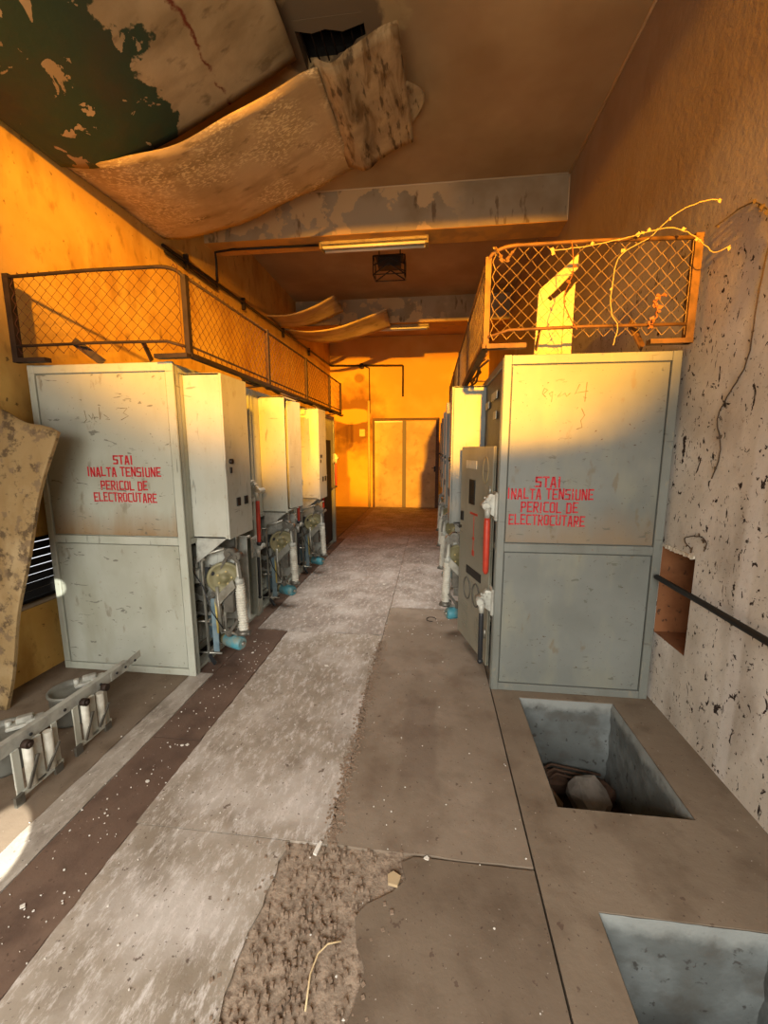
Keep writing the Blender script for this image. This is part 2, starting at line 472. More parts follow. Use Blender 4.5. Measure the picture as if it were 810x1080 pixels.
# pits
for (y0, y1, x0, x1) in pits:
    d = .54 if y0 > 1 else .75
    b = MB()
    b.box(x0-.08, x0, y0-.08, y1+.08, -d, -.12); b.box(x1, x1+.08, y0-.08, y1+.08, -d, -.12)
    b.box(x0-.0, x1, y0-.08, y0, -d, -.12); b.box(x0, x1, y1, y1+.08, -d, -.12)
    # rough liner up to the lip
    for (a, c, e, f) in ((x0-.004, x0, y0, y1), (x1, x1+.004, y0, y1), (x0, x1, y0-.004, y0), (x0, x1, y1, y1+.004)):
        pass
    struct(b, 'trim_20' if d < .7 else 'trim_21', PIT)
    lin_ = MB()
    def side(p, q, n):
        p, q, n = Vector(p), Vector(q), Vector(n)
        K = 14
        def fn(u, v):
            w = p.lerp(q, u); z = -.003 - v*(d-.003)
            r = random.uniform(0, .012) if 0 < v else random.uniform(0, .004)
            if v == 0: r = .002+random.uniform(0,.003)
            if v > .0 and v < .2: r = random.uniform(.004, .016)
            return w + n*r + Vector((0,0,z))
        lin_.grid(fn, K, K)
    side((x0,y0,0),(x0,y1,0),(1,0,0)); side((x1,y0,0),(x1,y1,0),(-1,0,0)); side((x0,y0,0),(x1,y0,0),(0,1,0)); side((x0,y1,0),(x1,y1,0),(0,-1,0))
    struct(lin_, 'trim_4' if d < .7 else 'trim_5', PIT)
    struct(MB().box(x0-.08, x1+.08, y0-.08, y1+.08, -d-.05, -d), 'floor', SILT)
# rubble in the first pit
def rock(c, sx, sy, sz, mat, label, seed, rot=0., tilt=0., cat='rubble'):
    rnd = random.Random(seed); bm = bmesh.new()
    bmesh.ops.create_icosphere(bm, subdivisions=2, radius=1)
    for v in bm.verts:
        v.co *= rnd.uniform(.8, 1.12)
        v.co = Vector((math.copysign(abs(v.co.x)**.6, v.co.x)*sx, math.copysign(abs(v.co.y)**.6, v.co.y)*sy, math.copysign(abs(v.co.z)**.6, v.co.z)*sz))
    R = Matrix.Rotation(rot, 3, 'Z') @ Matrix.Rotation(tilt, 3, 'X')
    zs = [(R @ v.co).z for v in bm.verts]; lo = min(zs)
    bm.verts.index_update()
    b = MB(); b.add([R @ v.co + Vector((c[0], c[1], c[2]-lo)) for v in bm.verts], [[v.index for v in f.verts] for f in bm.faces])
    bm.free()
    o = b.build(('concrete_lump' if cat == 'rubble' else cat), mat, loc=c); return tag(o, label, cat)
RUB = simple('pale_rubble', '#8c857c', .9, 0, '#5d554c'); RUB2 = simple('tan_board', '#8a735a', .85, 0, '#65513d'); RUB3 = simple('brown_rubble', '#5a4436', .9, 0, '#3b2c23')
rock((.95,2.22,-.538), .10,.12,.085, RUB, 'pale grey broken concrete lump leaning in the middle of the far pit', 3, .5, .5)
b = MB(); b.prism([(.61,2.16,-.538),(.76,2.18,-.538),(.80,2.20,-.48),(.72,2.23,-.39),(.61,2.21,-.36)], (.01,.03,0))
tag(b.build('board_scrap', RUB2, loc=(.68,2.13,-.538)), 'tan scrap of board standing in the left corner of the far pit', 'board')
rock((.76,2.38,-.538), .13,.07,.06, RUB3, 'brown crumbled lump against the far wall of the far pit', 8, .1)
rock((1.07,2.34,-.538), .07,.08,.05, RUB3, 'flat brown lump in the back right of the far pit', 11, .7)
rock((.86,1.90,-.538), .07,.05,.035, RUB3, 'small dark lump at the near side of the far pit', 12, .2)
b = MB()
for k in range(3): b.tube([(.62+.03*k, 2.42-.04*k, -.50), (.80, 2.45-.05*k, -.41+.01*k), (1.1, 2.44-.05*k, -.45)], .008, 6)
tag(b.build('dead_stalks', RUB3, loc=(.85,2.3,-.56)), 'thin brown dead stalks lying across the rubble in the far pit', 'stalks')

# right wall with niche
b = MB(); T = .3
for (y0, y1, z0, z1) in rects_minus(Y0, YB, -.12, H, [(2.317, 2.64, .445, 1.022)]):
    b.box(XR, XR+T, y0, y1, z0, z1)
struct(b, 'wall_right', WR)
b = MB(); yy0, yy1, z0, z1 = 2.317, 2.64, .445, 1.022
b.box(XR+.20, XR+.22, yy0, yy1, z0, z1); b.box(XR+.003, XR+.22, yy0-.01, yy0+.001, z0, z1); b.box(XR+.003, XR+.22, yy1-.001, yy1+.01, z0, z1); b.box(XR+.003, XR+.22, yy0, yy1, z0-.01, z0+.001)
b.box(XR+.003, XR+.22, yy0, yy1, z1-.001, z1+.01)
struct(b, 'trim_6', NICHE)
# broken pale plaster lip along the niche head
b = MB()
for i in range(26):
    y = yy0+.01+i*.012; b.box(XR-.003-random.uniform(0,.004), XR+.02, y, y+.010, z1-.012-random.uniform(0,.012), z1+.003)
struct(b, 'trim_7', simple('plaster_lip', '#d8cdb8', .9, 0, '#8c6a48'))
# faint plaster joint strips on the right wall
# left wall with louvred opening
b = MB(); LY0, LY1, LZ0, LZ1 = 1.55, 2.95, .50, .99
for (y0, y1, z0, z1) in rects_minus(Y0, YB, -.12, H, [(LY0, LY1, LZ0, LZ1)]):
    b.box(XL-.34, XL, y0, y1, z0, z1)
struct(b, 'wall_left', WL)
b = MB(); b.box(XL-.13, XL-.10, LY0, LY1, LZ0, LZ0+.03); b.box(XL-.13, XL-.10, LY0, LY1, LZ1-.03, LZ1); b.box(XL-.13, XL-.10, LY0, LY0+.03, LZ0, LZ1); b.box(XL-.13, XL-.10, LY1-.03, LY1, LZ0, LZ1)
for k in range(8):
    z = LZ0+.035+k*.058
    M_ = Matrix.Translation((XL-.115, 0, z+.02)) @ Matrix.Rotation(math.radians(38+random.uniform(-3,3)), 4, 'Y')
    b.box(-.031, .031, LY0+.02, LY1-.02, -.002, .002, M_)
win = struct(b, 'window_1', DARK)
struct(MB().box(XL-.34, XL-.001, LY0, LY1, LZ0-.001, LZ0+.006), 'trim_9', simple('dusty_sill', '#8f7650', .9, 0, '#5e4a33'))

struct(MB().box(XL-.3, XR+.3, YB, YB+.25, -.12, H), 'wall_back', WB)
b = MB()
for (x0, x1, z0, z1) in rects_minus(XL-.3, XR+.3, -.12, H, [(-2.2, -.52, 0, 2.5), (-.5, 1.0, 0, 2.5)]):
    pass
b.box(XL-.3, -2.3, Y0-.25, Y0, -.12, H).box(-2.3, -.6, Y0-.25, Y0, 2.5, H).box(-.6, 1.40, Y0-.25, Y0, 3.96, H).box(-.6, 1.05, Y0-.25, Y0, 2.5, 2.62).box(1.05, XR+.3, Y0-.25, Y0, -.12, 2.62).box(1.40, XR+.3, Y0-.25, Y0, 2.62, H)
struct(b, 'wall_front', WR)
# ceiling with torn hole
b = MB()
for (x0, x1, y0, y1) in rects_minus(XL-.3, XR+.3, Y0, YB+.2, [(-1.02, -.52, 3.27, 3.62)]):
    b.box(x0, x1, y0, y1, H, H+.12)
struct(b, 'ceiling', WC)
b = MB()
hp = [(-1.02,3.27),(-.9,3.30),(-.8,3.28),(-.68,3.31),(-.56,3.28),(-.52,3.27)]
b.prism([(x, y, H-.003) for x, y in hp[::1]] + [(-.52,3.2,H-.003),(-1.02,3.2,H-.003)], (0,0,.06))
hp = [(-1.03,3.63),(-.95,3.57),(-.85,3.59),(-.75,3.52),(-.66,3.50),(-.60,3.43),(-.515,3.40),(-.50,3.63)]
b.prism([(x, y, H-.004) for x, y in hp], (0,0,.05))
struct(b, 'trim_10', WC)
struct(MB().box(-1.2,-.3,3.1,3.8,H+.25,H+.3).box(-1.2,-1.1,3.1,3.8,H+.1,H+.3).box(-.4,-.3,3.1,3.8,H+.1,H+.3).box(-1.2,-.3,3.1,3.2,H+.1,H+.3).box(-1.2,-.3,3.7,3.8,H+.1,H+.3), 'trim_11', DARK)
b = MB()
for k in range(7): b.cyl((-1.02+.075*k, 3.2, H+.09), (-1.0+.075*k, 3.7, H+.09), .006, 6)
struct(b, 'trim_12', RUSTY)
# beams
for i, y in enumerate((5.06, 8.45)):
    struct(MB().box(XL-.1, XR+.1, y, y+.34, 4.075, H+.02), 'trim_%d' % (13+i), BEAM)
    struct(MB().box(XL-.05, XR+.05, y+.004, y+.336, 4.068, 4.076), 'trim_%d' % (15+i), BEAMU)
# thin pale joint line: ceiling / right wall and ceiling / beam
PALE = simple('pale_joint_filler', '#c9b391', .9)
struct(MB().tube([(XR-.004, -.5, H-.004), (XR-.004, 2, H-.004), (XR-.004, 5.06, H-.004)], .014, 6), 'trim_17', PALE)
struct(MB().tube([(XR-.004, 5.056, H-.004), (-.5, 5.056, H-.004), (-1.6, 5.056, H-.004)], .007, 6), 'trim_18', PALE)
struct(MB().tube([(XR-.004, 5.056, H-.004), (XR-.004, 5.056, 4.08)], .007, 6), 'trim_19', PALE)

# ------------------------------------------------------------------ back doors
DOORP = Mat('door_paint', '#b39562', .6); blotch(DOORP, '#c4a878', 2, .4, .6); blotch(DOORP, '#8d744c', 6, .55, .7, .6); DOORP = DOORP.done()
FRB = simple('door_frame_brown', '#5a3d22', .6, 0, '#3c2815')
dr = MB(); dr.box(-1.57, .19, YB-.05, YB-.001, 2.38, 2.44); dr.box(.10, .19, YB-.05, YB-.001, 0, 2.38); dr.box(-1.62,-1.57,YB-.05,YB-.001,0,2.44)
fr = struct(dr, 'door_1', FRB)
def child(mb, name, mat, parent, label=None):
    o = mb.build(name, mat, parent)
    if label: o['label'] = label
    return o
lf = MB().box(-1.56, -.80, YB-.045, YB-.006, .01, 2.36, ch=.004); lf.box(-1.50,-.86,YB-.050,YB-.044,.12,1.1).box(-1.50,-.86,YB-.050,YB-.044,1.2,2.26)
child(lf, 'door_leaf', DOORP, fr)
child(MB().box(-1.56,-.80,YB-.052,YB-.044,2.33,2.362), 'white_top_strip', simple('strip_white', '#e8e4da', .8), fr)  # off-white strip along the top of the left leaf
lf = MB().box(-.70, .10, YB-.045, YB-.006, .01, 2.36, ch=.004)
child(lf, 'door_leaf', DOORP, fr)
child(MB().box(-.80, -.70, YB-.05, YB-.006, .01, 2.37), 'dark_gap_strip', simple('gap_shade_grey', '#6b625a', .6), fr)  # flat strip; shade of the gap between the leaves is its colour
child(MB().box(.06,.10,YB-.075,YB-.045,1.0,1.15).cyl((.08,YB-.1,1.1),(.0,YB-.1,1.1),.01,8), 'door_handle', BLACKM, fr)
# pale pipe beside the doors with its junction box
e = MB().tube([(-1.72, YB-.03, 0), (-1.72, YB-.03, 2.9)], .035, 10)
tag(e.build('wall_pipe', CREAMM, loc=(-1.72, YB-.03, 0)), 'cream vertical pipe on the back wall left of the double door', 'pipe')
e = MB().box(-1.98, -1.82, YB-.09, YB-.001, 1.95, 2.15, ch=.01)
tag(e.build('junction_box', CREAMM, loc=(-1.9, YB-.04, 1.95)), 'small pale junction box on the soot-stained part of the back wall', 'junction box')
# conduit on the back wall
e = MB().tube([(-2.75, YB-.03, 3.84), (-.82, YB-.03, 3.80), (-.795, YB-.03, 3.78), (-.795, YB-.03, 3.0)], .026, 8)
e.tube([(-1.80, YB-.03, 3.79), (-1.70, YB-.03, 3.75), (-1.69, YB-.03, 2.6), (-1.72, YB-.03, 2.45)], .016, 6)
t_ = e.build('conduit', RUSTY, loc=(-1.8, YB-.03, 3.8)); tag(t_, 'dark conduit running across the back wall and turning down above the doors', 'pipe')
e = MB().cyl((-1.9, YB-.02, 3.8), (-1.9, YB-.10, 3.8), .07, 12); child(e, 'junction_cap', RUSTY, t_).location = -Vector(t_.location)

# ------------------------------------------------------------------ left wall pipes
e = MB().tube([(XL+.03, 4.19, 3.655), (XL+.03, 4.2, 3.655), (XL+.03, 7.5, 3.75), (XL+.03, YB-.03, 3.84)], .018, 8)
e.tube([(XL+.03, 4.22, 3.61), (XL+.03, 4.4, 3.612), (XL+.03, 5.25, 3.62)], .016, 8)
e.tube([(XL+.03, 5.25, 3.62), (XL+.04, 5.25, 3.95), (XL+.06, 5.20, 4.03), (XL+.3, 5.18, 4.04), (-1.4, 5.2, 4.04)], .014, 8)
t_ = tag(e.build('conduit', BLACKM, loc=(XL+.03, 5, 3.63)), 'pair of thin black pipes along the left wall, one branching under the near beam', 'pipe')
e = MB()
for y in (4.6, 6.0, 7.6, 9.2): e.box(XL+.001, XL+.05, y-.015, y+.015, 3.56+.018*(y-3), 3.72+.018*(y-3))
child(e, 'pipe_clip', RUSTY, t_).location = -Vector(t_.location)

# black pipe along right wall
e = MB().tube([(XR-.055, 2.56, .83), (XR-.055, 2.1, .828), (XR-.058, 1.5, .82), (XR-.058, .2, .80)], .0165, 10)
t_ = tag(e.build('handrail_pipe', BLACKM, loc=(XR-.055, 1.5, .82)), 'black pipe running low along the right wall past the niche', 'pipe')
e = MB()
for y in (1.75, .6): e.cyl((XR-.05, y, .815), (XR+.0, y, .80), .008, 8)
child(e, 'wall_hook', BLACKM, t_).location = -Vector(t_.location)

# ------------------------------------------------------------------ fluorescent fixtures
def fixture(x0, x1, y, z, label, long_=True):
    t = empty('fluorescent_light', ((x0+x1)/2, y, z), label, 'ceiling light', 'fluorescent ceiling fittings')
    L = (x1-x0)/2
    child(MB().box(-L, L, -.075, .075, -.035, .0, ch=.006).box(-L+.02, L-.02, -.03, .03, -.06, -.035), 'housing', simple('fitting_enamel', '#a3906a', .4, 0, '#6f5a38'), t)
    for s_ in (-1, 1):
        child(MB().cyl((-L+.04, s_*.052, -.066), (L-.04, s_*.052, -.066), .016, 12), 'fluorescent_tube', simple('dead_tube', '#d6cdb8', .25), t)
        child(MB().box(s_*L-.02 if s_ > 0 else -L-.0, s_*L if s_ > 0 else -L+.02, -.078, .078, -.085, 0), 'end_cap', simple('end_cap_metal', '#7b684a', .5), t)
    return t
fixture(-1.38, -.08, 5.38-.14, 4.066, 'grimy twin-tube fluorescent fitting under the nearer ceiling beam')
fixture(-1.35, -.10, 8.62, 4.066, 'dark fluorescent fitting under the far beam before the back wall')
# wire guard lamp behind the beam
t = empty('caged_lamp', (-.64, 6.2, 4.54), 'small black wire lamp guard hanging from the ceiling behind the nearer beam', 'lamp')
e = MB()
x0, x1, za, zb = -.22, .22, -.27, -.51
for y in (-.12, .12):
    e.tube([(x0,y,za),(x1,y,za),(x1,y,zb),(x0,y,zb),(x0,y,za)], .010, 6)
    e.tube([(x0,y,zb),(0,y,za-.10),(x1,y,zb)], .010, 6); e.tube([(x0,y,(za+zb)/2),(0,y,za-.02),(x1,y,(za+zb)/2)], .008, 6)
for x in (x0, x1):
    for z in (za, zb): e.tube([(x,-.12,z),(x,.12,z)], .010, 6)
child(e, 'wire_guard', BLACKM, t)
child(MB().box(-.20, .20, -.11, .11, za+.0, za+.02).box(-.16,.16,-.08,.08,za-.12,za), 'lamp_body', RUSTY, t)
child(MB().cyl((-.15,0,za+.02),(-.15,0,0),.008,8).cyl((.15,0,za+.02),(.15,0,0),.008,8), 'hanger', BLACKM, t)

# ------------------------------------------------------------------ sagging ceiling lining
def prof(P):
    P = sorted(P)
    def f(x):
        if x <= P[0][0]: return P[0][1]
        for i in range(len(P)-1):
            if x <= P[i+1][0]:
                t_ = (x-P[i][0])/(P[i+1][0]-P[i][0])
                m = lambda k: ((P[min(k+1,len(P)-1)][1]-P[max(k-1,0)][1])/(P[min(k+1,len(P)-1)][0]-P[max(k-1,0)][0]))
                d = P[i+1][0]-P[i][0]
                h00 = 2*t_**3-3*t_**2+1; h10 = t_**3-2*t_**2+t_; h01 = -2*t_**3+3*t_**2; h11 = t_**3-t_**2
                return h00*P[i][1]+h10*d*m(i)+h01*P[i+1][1]+h11*d*m(i+1)
        return P[-1][1]
    return f
near = prof([(-2.775,3.70),(-2.52,3.665),(-2.26,3.67),(-1.66,3.80),(-.96,4.06),(-.80,4.10)])
far = prof([(-2.775,3.75),(-2.39,3.742),(-1.98,3.824),(-1.29,4.062),(-.80,4.23)])
def S1(u, v):
    x0 = -2.775; x1 = -.80+.02*v
    x = x0+(x1-x0)*u
    sag = -.035*math.sin(PI*v)*math.sin(PI*u)
    return (x, 3.05+1.21*v+.012*math.sin(u*17), near(x)*(1-v)+far(x)*v+sag+.008*math.sin(9*u+5*v))
e = MB().grid(S1, 48, 16, .012)
o = e.build('ceiling_lining_sheet', BOARD_S, loc=(-1.8, 3.6, 3.8)); tag(o, 'cream flaking lining sheet sagging from the left wall below the near beam', 'lining sheet')
def S1f(u, v):     # folded-over end
    x = -.82+.56*u+(.05*v if u > 0 else 0)
    y = 3.02+1.16*v+.05*u*(1-v)+.03*math.sin(5*u)
    z = (near(-.80)+.025)*(1-v)+(far(-.80)-.02)*v + .17*u*(1-v)+.15*u*v-.05*math.sin(PI*min(1,u*2.5))*1.0
    return (x, y, z+.004*math.sin(20*v+9*u))
child(MB().grid(S1f, 24, 16, .03), 'folded_end', BOARD_W, o, 'stained thicker folded end').location = -Vector(o.location)
e = MB()
def S1g(u, v):
    return (-.26+.16*u*math.sin(PI*(v*.9+.05)), 3.55+.45*v, 4.33+.04*math.sin(3*v)+.05*u)
child(MB().grid(S1g, 8, 10, .008), 'torn_flap', BOARD_W, o, 'small curled torn flap').location = -Vector(o.location)

b0 = prof([(-2.775,3.665),(-2.5,3.68),(-2.1,3.83),(-1.6,4.10),(-1.06,4.40)])
def S0(u, v):
    x = -2.775+1.72*u+.0
    xx = x+ (.03*v)
    y = .6+2.72*v-.28*(1-u)**1.5*v
    return (xx, y, b0(x)+.03*math.sin(PI*v)*-1*u+.006*math.sin(11*v+4*u))
e = MB().grid(S0, 40, 40, .012)
tag(e.build('ceiling_lining_board', BOARD_G, loc=(-1.9, 2, 4)), 'lining board with peeling dark green paint and cream edge hanging over the near left wall', 'lining board')
# two boards hanging further back
def hang(P, y0, y1, tw, label, mat=BOARD_C):
    f = prof(P)
    def g(u, v):
        x = P[0][0]+(P[-1][0]-P[0][0])*u
        return (x, y0+(y1-y0)*v+.1*u*v, f(x)+tw*v*u+.02*math.sin(PI*v))
    tag(MB().grid(g, 24, 8, .014).build('ceiling_lining_strip', mat, loc=(P[0][0], (y0+y1)/2, P[0][1])), label, 'lining board')
hang([(-2.775,3.80),(-2.4,3.80),(-2.0,3.90),(-1.62,4.07)], 6.9, 7.5, -.02, 'upper of two cream boards drooping from the left wall between the beams')
hang([(-2.775,3.80),(-2.3,3.74),(-1.8,3.78),(-1.3,3.92),(-.85,4.08)], 7.65, 8.3, -.10, 'lower longer cream board drooping from the left wall before the far beam')

# ------------------------------------------------------------------ leaning mouldy board
b = MB()
bxr = prof([(0,-2.60),(.35,-2.521),(.763,-2.448),(1.40,-2.315),(1.70,-2.237)])
def LB(u, v):
    xr = bxr(1.70*v)+.008*math.sin(14*v)
    xl = -2.72+.04*v
    x = xl+(xr-xl)*u
    y = 2.035+.215*v - .03*math.sin(PI*v)
    z = v*(1.70*u+1.86*(1-u)) + .012*math.sin(9*u)*v
    return (x, y, z)
b.grid(LB, 20, 40, .022)
# the same sheet continues towards the camera, folded along a crease
def LB2(u, v):
    x, y, z = LB(0, v)
    return (x+.02*u, y-.62*u, z+.05*u)
b.grid(LB2, 10, 30, .02)
tag(b.build('plaster_board', MOULD, loc=(-2.6, 1.9, 0)), 'mouldy cream plasterboard sheet leaning against the left wall before the louvre', 'board')

# ------------------------------------------------------------------ lettering strokes
GL = {  # strokes in a 0..1 x 0..1 cell; gaps give the stencil bridges
 'S': [(1,.95,.12,.95),(.08,.95,.08,.55),(.08,.52,.92,.48),(.92,.46,.92,.05),(.85,.05,0,.05)],
 'T': [(0,.95,1,.95),(.5,.84,.5,0)],
 'A': [(.08,0,.40,1),(.60,1,.92,0),(.30,.30,.70,.30)],
 'I': [(.5,0,.5,1)],
 'N': [(.08,0,.08,1),(.18,.95,.82,.05),(.92,0,.92,1)],
 'L': [(.08,0,.08,1),(.22,.05,1,.05)],
 'E': [(.08,0,.08,1),(.22,.95,1,.95),(.22,.5,.8,.5),(.22,.05,1,.05)],
 'U': [(.08,.12,.08,1),(.14,.05,.86,.05),(.92,.12,.92,1)],
 'P': [(.08,0,.08,1),(.2,.95,.85,.95),(.92,.9,.92,.55),(.2,.48,.85,.48)],
 'R': [(.08,0,.08,1),(.2,.95,.85,.95),(.92,.9,.92,.58),(.2,.5,.85,.5),(.5,.42,.95,0)],
 'C': [(1,.95,.16,.95),(.08,.9,.08,.1),(.16,.05,1,.05)],
 'O': [(.08,.12,.08,.88),(.92,.12,.92,.88),(.14,.95,.86,.95),(.14,.05,.86,.05)],
 'D': [(.08,0,.08,1),(.2,.95,.8,.95),(.2,.05,.8,.05),(.92,.12,.92,.88)],
}
def lettering(lines, y, parent, th=.0022, name='stencil_lettering'):
    """lines: (text, x0, x1, z_base_left, z_base_right, height)"""
    b = MB(); rnd = random.Random(3)
    for (txt, x0, x1, zl, zr, h) in lines:
        n = sum(.6 if c in ' I' else 1 for c in txt); adv = (x1-x0)/(n-.22)
        cx = x0
        for c in txt:
            w = adv*(.6 if c in ' I' else 1)
            if c != ' ':
                k = (cx-x0)/(x1-x0); zb = zl+(zr-zl)*k+rnd.uniform(-.003,.003); cw = adv*.74 if c != 'I' else adv*.30
                st = adv*.25
                for (a, p, q, r) in GL[c]:
                    P = Vector((cx+a*cw, y, zb+p*h)); Q = Vector((cx+q*cw, y, zb+r*h))
                    d = (Q-P).normalized(); nrm = Vector((-d.z, 0, d.x))*st/2
                    e_ = d*st*.30
                    b.prism([P-e_+nrm, Q+e_+nrm, Q+e_-nrm, P-e_-nrm], (0, -th, 0))
            cx += w
    return b.build(name, LETTER, parent)
def scribble(paths, y, parent, r=.0022):
    for P in paths: MB().tube([(x, y, z) for x, z in P], r, 5).build('pencil_stroke', PENCIL, parent)

# ------------------------------------------------------------------ switchgear cells
def screws(b, x0, x1, z0, z1, y):
    for x in (x0, x1):
        for z in (z0, z1): b.cyl((x, y, z), (x, y-.006, z), .009, 10)
def cell(side, k, y0, w, label, hb=True, end=None):
    """side=-1 left row (front face looks +x), +1 right row (front looks -x)"""
    F_ = -1.65 if side < 0 else .42                      # front plane
    o = -side                                            # outward direction of the front
    Bk = -2.68 if side < 0 else 1.405                    # back plane
    Htop = 2.145
    P = PAINT_L if side < 0 else PAINT_R
    t = empty('switchgear_cabinet', (F_, y0, 0), label, 'electrical cabinet', 'left row of switchgear' if side < 0 else 'right row of switchgear')
    iv = -Vector(t.location)
    def ch(b, name, mat, lb=None, par=None):
        q = b.build(name, mat, par or t)
        if not par: q.location = iv
        if lb: q['label'] = lb
        return q
    X = lambda d: F_+o*d
    g = .006
    b = MB()
    b.box(Bk, X(-.01), y0+.015, y0+w-g, Htop-.03, Htop-.004)                 # top
    b.box(Bk, Bk-o*-.004 if False else Bk+o*.01, y0+.02, y0+w-.02, 0, Htop-.03)  # back
    b.box(Bk, X(-.05), y0+.012, y0+.03, .02, Htop-.03)                       # sides
    b.box(Bk, X(-.05), y0+w-.03, y0+w-.012, .02, Htop-.03)
    b.box(Bk, X(-.02), y0+.02, y0+w-.02, 0, .02)                             # floor pan
    ch(b, 'body', P)
    ch(MB().box(X(-.55), X(-.53), y0+.03, y0+w-.03, .02, Htop-.03), 'inner_bulkhead', DARK)
    # front frame posts
    b = MB()
    for yy in (y0+.0, y0+w-.05-g):
        b.box(X(-.05), X(.004), yy, yy+.05, 0, Htop, ch=.004)
    b.box(X(-.05), X(.003), y0+.05, y0+w-.055, Htop-.05, Htop, ch=.004)
    b.box(X(-.05), X(.003), y0+.05, y0+w-.055, .95, .99, ch=.004)
    ch(b, 'frame', FRAME_P if side < 0 else PAINT_R)
    # upper front plate
    b = MB(); b.box(X(-.02), X(-.006), y0+.05, y0+w-.055, .99, Htop-.05, ch=.003)
    ch(b, 'front_plate', P if side < 0 else DARKP)
    if hb:
        ya = y0+(.10 if side < 0 else .80) ; yb = ya+.36
        if side > 0: yb = ya+.30
        if side < 0 and k > 0: ya = y0+.17; yb = ya+.34
        zt, zb_, dp = 2.10, .985, .25
        b = MB()
        b.box(X(-.004), X(dp), ya, ya+.012, zb_, zt, ch=.002); b.box(X(-.004), X(dp), yb-.012, yb, zb_, zt, ch=.002)
        b.box(X(-.004), X(dp), ya, yb, zt-.012, zt); b.box(X(-.004), X(dp-.02), ya, yb, zb_, zb_+.012)
        bx = ch(b, 'instrument_box', BOXP if side < 0 else PAINT_R)
        op = (side < 0 and k == 1)
        # door of the instrument box
        if op:
            Md = Matrix.Translation((X(dp), yb, 0)) @ Matrix.Rotation(math.radians(-12)*o, 4, 'Z')
            d = MB().box(0, o*.016, -.19, .06, zb_+.02, zt-.02, Md, ch=.002)
        else:
            d = MB().box(X(dp+.001), X(dp+.016), ya-.004, yb+.004, zb_-.004, zt-.003, ch=.003)
        ch(d, 'door', BOXP if side < 0 else PAINT_R, par=bx)
        l = MB(); l.cyl((X(dp+.014), ya+.06, 1.52), (X(dp+.035), ya+.06, 1.52), .018, 12).box(X(dp+.014), X(dp+.024), ya+.05, ya+.07, 1.44, 1.48)
        for q in (.12, .24): l.box(X(dp+.014), X(dp+.024), ya+q, ya+q+.05, 1.20, 1.26)
        if not op: ch(l, 'latch', BLACKM, par=bx)
        # sloped shroud under the box
        s_ = MB().prism([(X(-.02), 0, .97), (X(.24), 0, .975), (X(-.30), 0, .72), (X(-.30), 0, .75)], (0, .0, 0)) if False else MB()
        s_.prism([(X(-.006), ya+.02, .985), (X(dp-.02), ya+.02, .985), (X(-.006), ya+.02, .80)], (0, .006, 0))
        ch(s_, 'shroud', DARKP if side > 0 else GALV)
        ch(MB().cyl((X(dp-.09), yb-.06, .99), (X(dp-.12), yb-.04, .80), .012, 10), 'push_rod', STEEL)
    if end:
        x0, x1 = (Bk, F_) if side < 0 else (F_, Bk)
        b = MB()
        for (xa, xb) in ((x0, x0+.045), (x1-.05, x1+(.004 if side < 0 else 0))):
            b.box(xa, xb, y0-.012, y0+.012, 0, Htop+.01, ch=.003)
        b.box(x0+.045, x1-.05, y0-.010, y0+.012, Htop-.045, Htop+.008, ch=.003)
        b.box(x0+.045, x1-.05, y0-.010, y0+.012, .955, 1.01, ch=.003)
        b.box(x0+.045, x1-.05, y0-.010, y0+.012, 0, .05, ch=.003)
        ch(b, 'end_frame', P)
        u = MB().box(x0+.052, x1-.056, y0-.004, y0+.010, 1.016, Htop-.052, ch=.002); screws(u, x0+.085, x1-.09, 1.05, Htop-.09, y0-.004)
        pu = ch(u, 'end_panel', end); pu.location = iv
        u = MB().box(x0+.052, x1-.056, y0-.004, y0+.010, .056, .949, ch=.002); screws(u, x0+.085, x1-.09, .09, .915, y0-.004)
        pl_ = ch(u, 'end_panel', end)
        return t, pu
    return t, None

def end_paint(name, base, light, z_line, heavy):
    M = Mat(name, base, .45, 0, .4)
    blotch(M, light, 1.8, .4, .66, .9)
    blotch(M, '#8b8a76', 3.5, .5, .7, .6, stretch=(1,1,.4), off=(6,2,1))
    # rust wash collecting above the lower edge of the upper sheet
    z = M.math('ADD', M.axis(2), M.math('MULTIPLY', M.noise(9, 5, stretch=(1,1,.15)), -.30))
    a = M.ramp(z, z_line-.16, z_line+.06, heavy, 0)
    M.mix(M.math('MULTIPLY', a, M.ramp(M.axis(2), z_line-.012, z_line-.004, 0, 1)), '#866842')
    blotch(M, '#5b5a4f', 20, .64, .67, .75, stretch=(.5,1,1.4), rot=(0,.5,0), detail=8, dist=.8)
    blotch(M, '#4d3b2a', 60, .69, .72, .9, detail=3)
    blotch(M, '#6a5a41', 11, .63, .70, .5, stretch=(1,1,.5), detail=9, off=(5,5,5))
    M.bump(M.noise(3, 3), .12, .03); M.bump(M.noise(80, 3), .06, .002)
    return M.done()
END_L = end_paint('left_end_sheet', '#9fa193', '#adafa2', 1.02, .85)
END_R = end_paint('right_end_sheet', '#6c6f69', '#7b7e78', 1.02, .5)  # left end paint again, with shade put into the colour

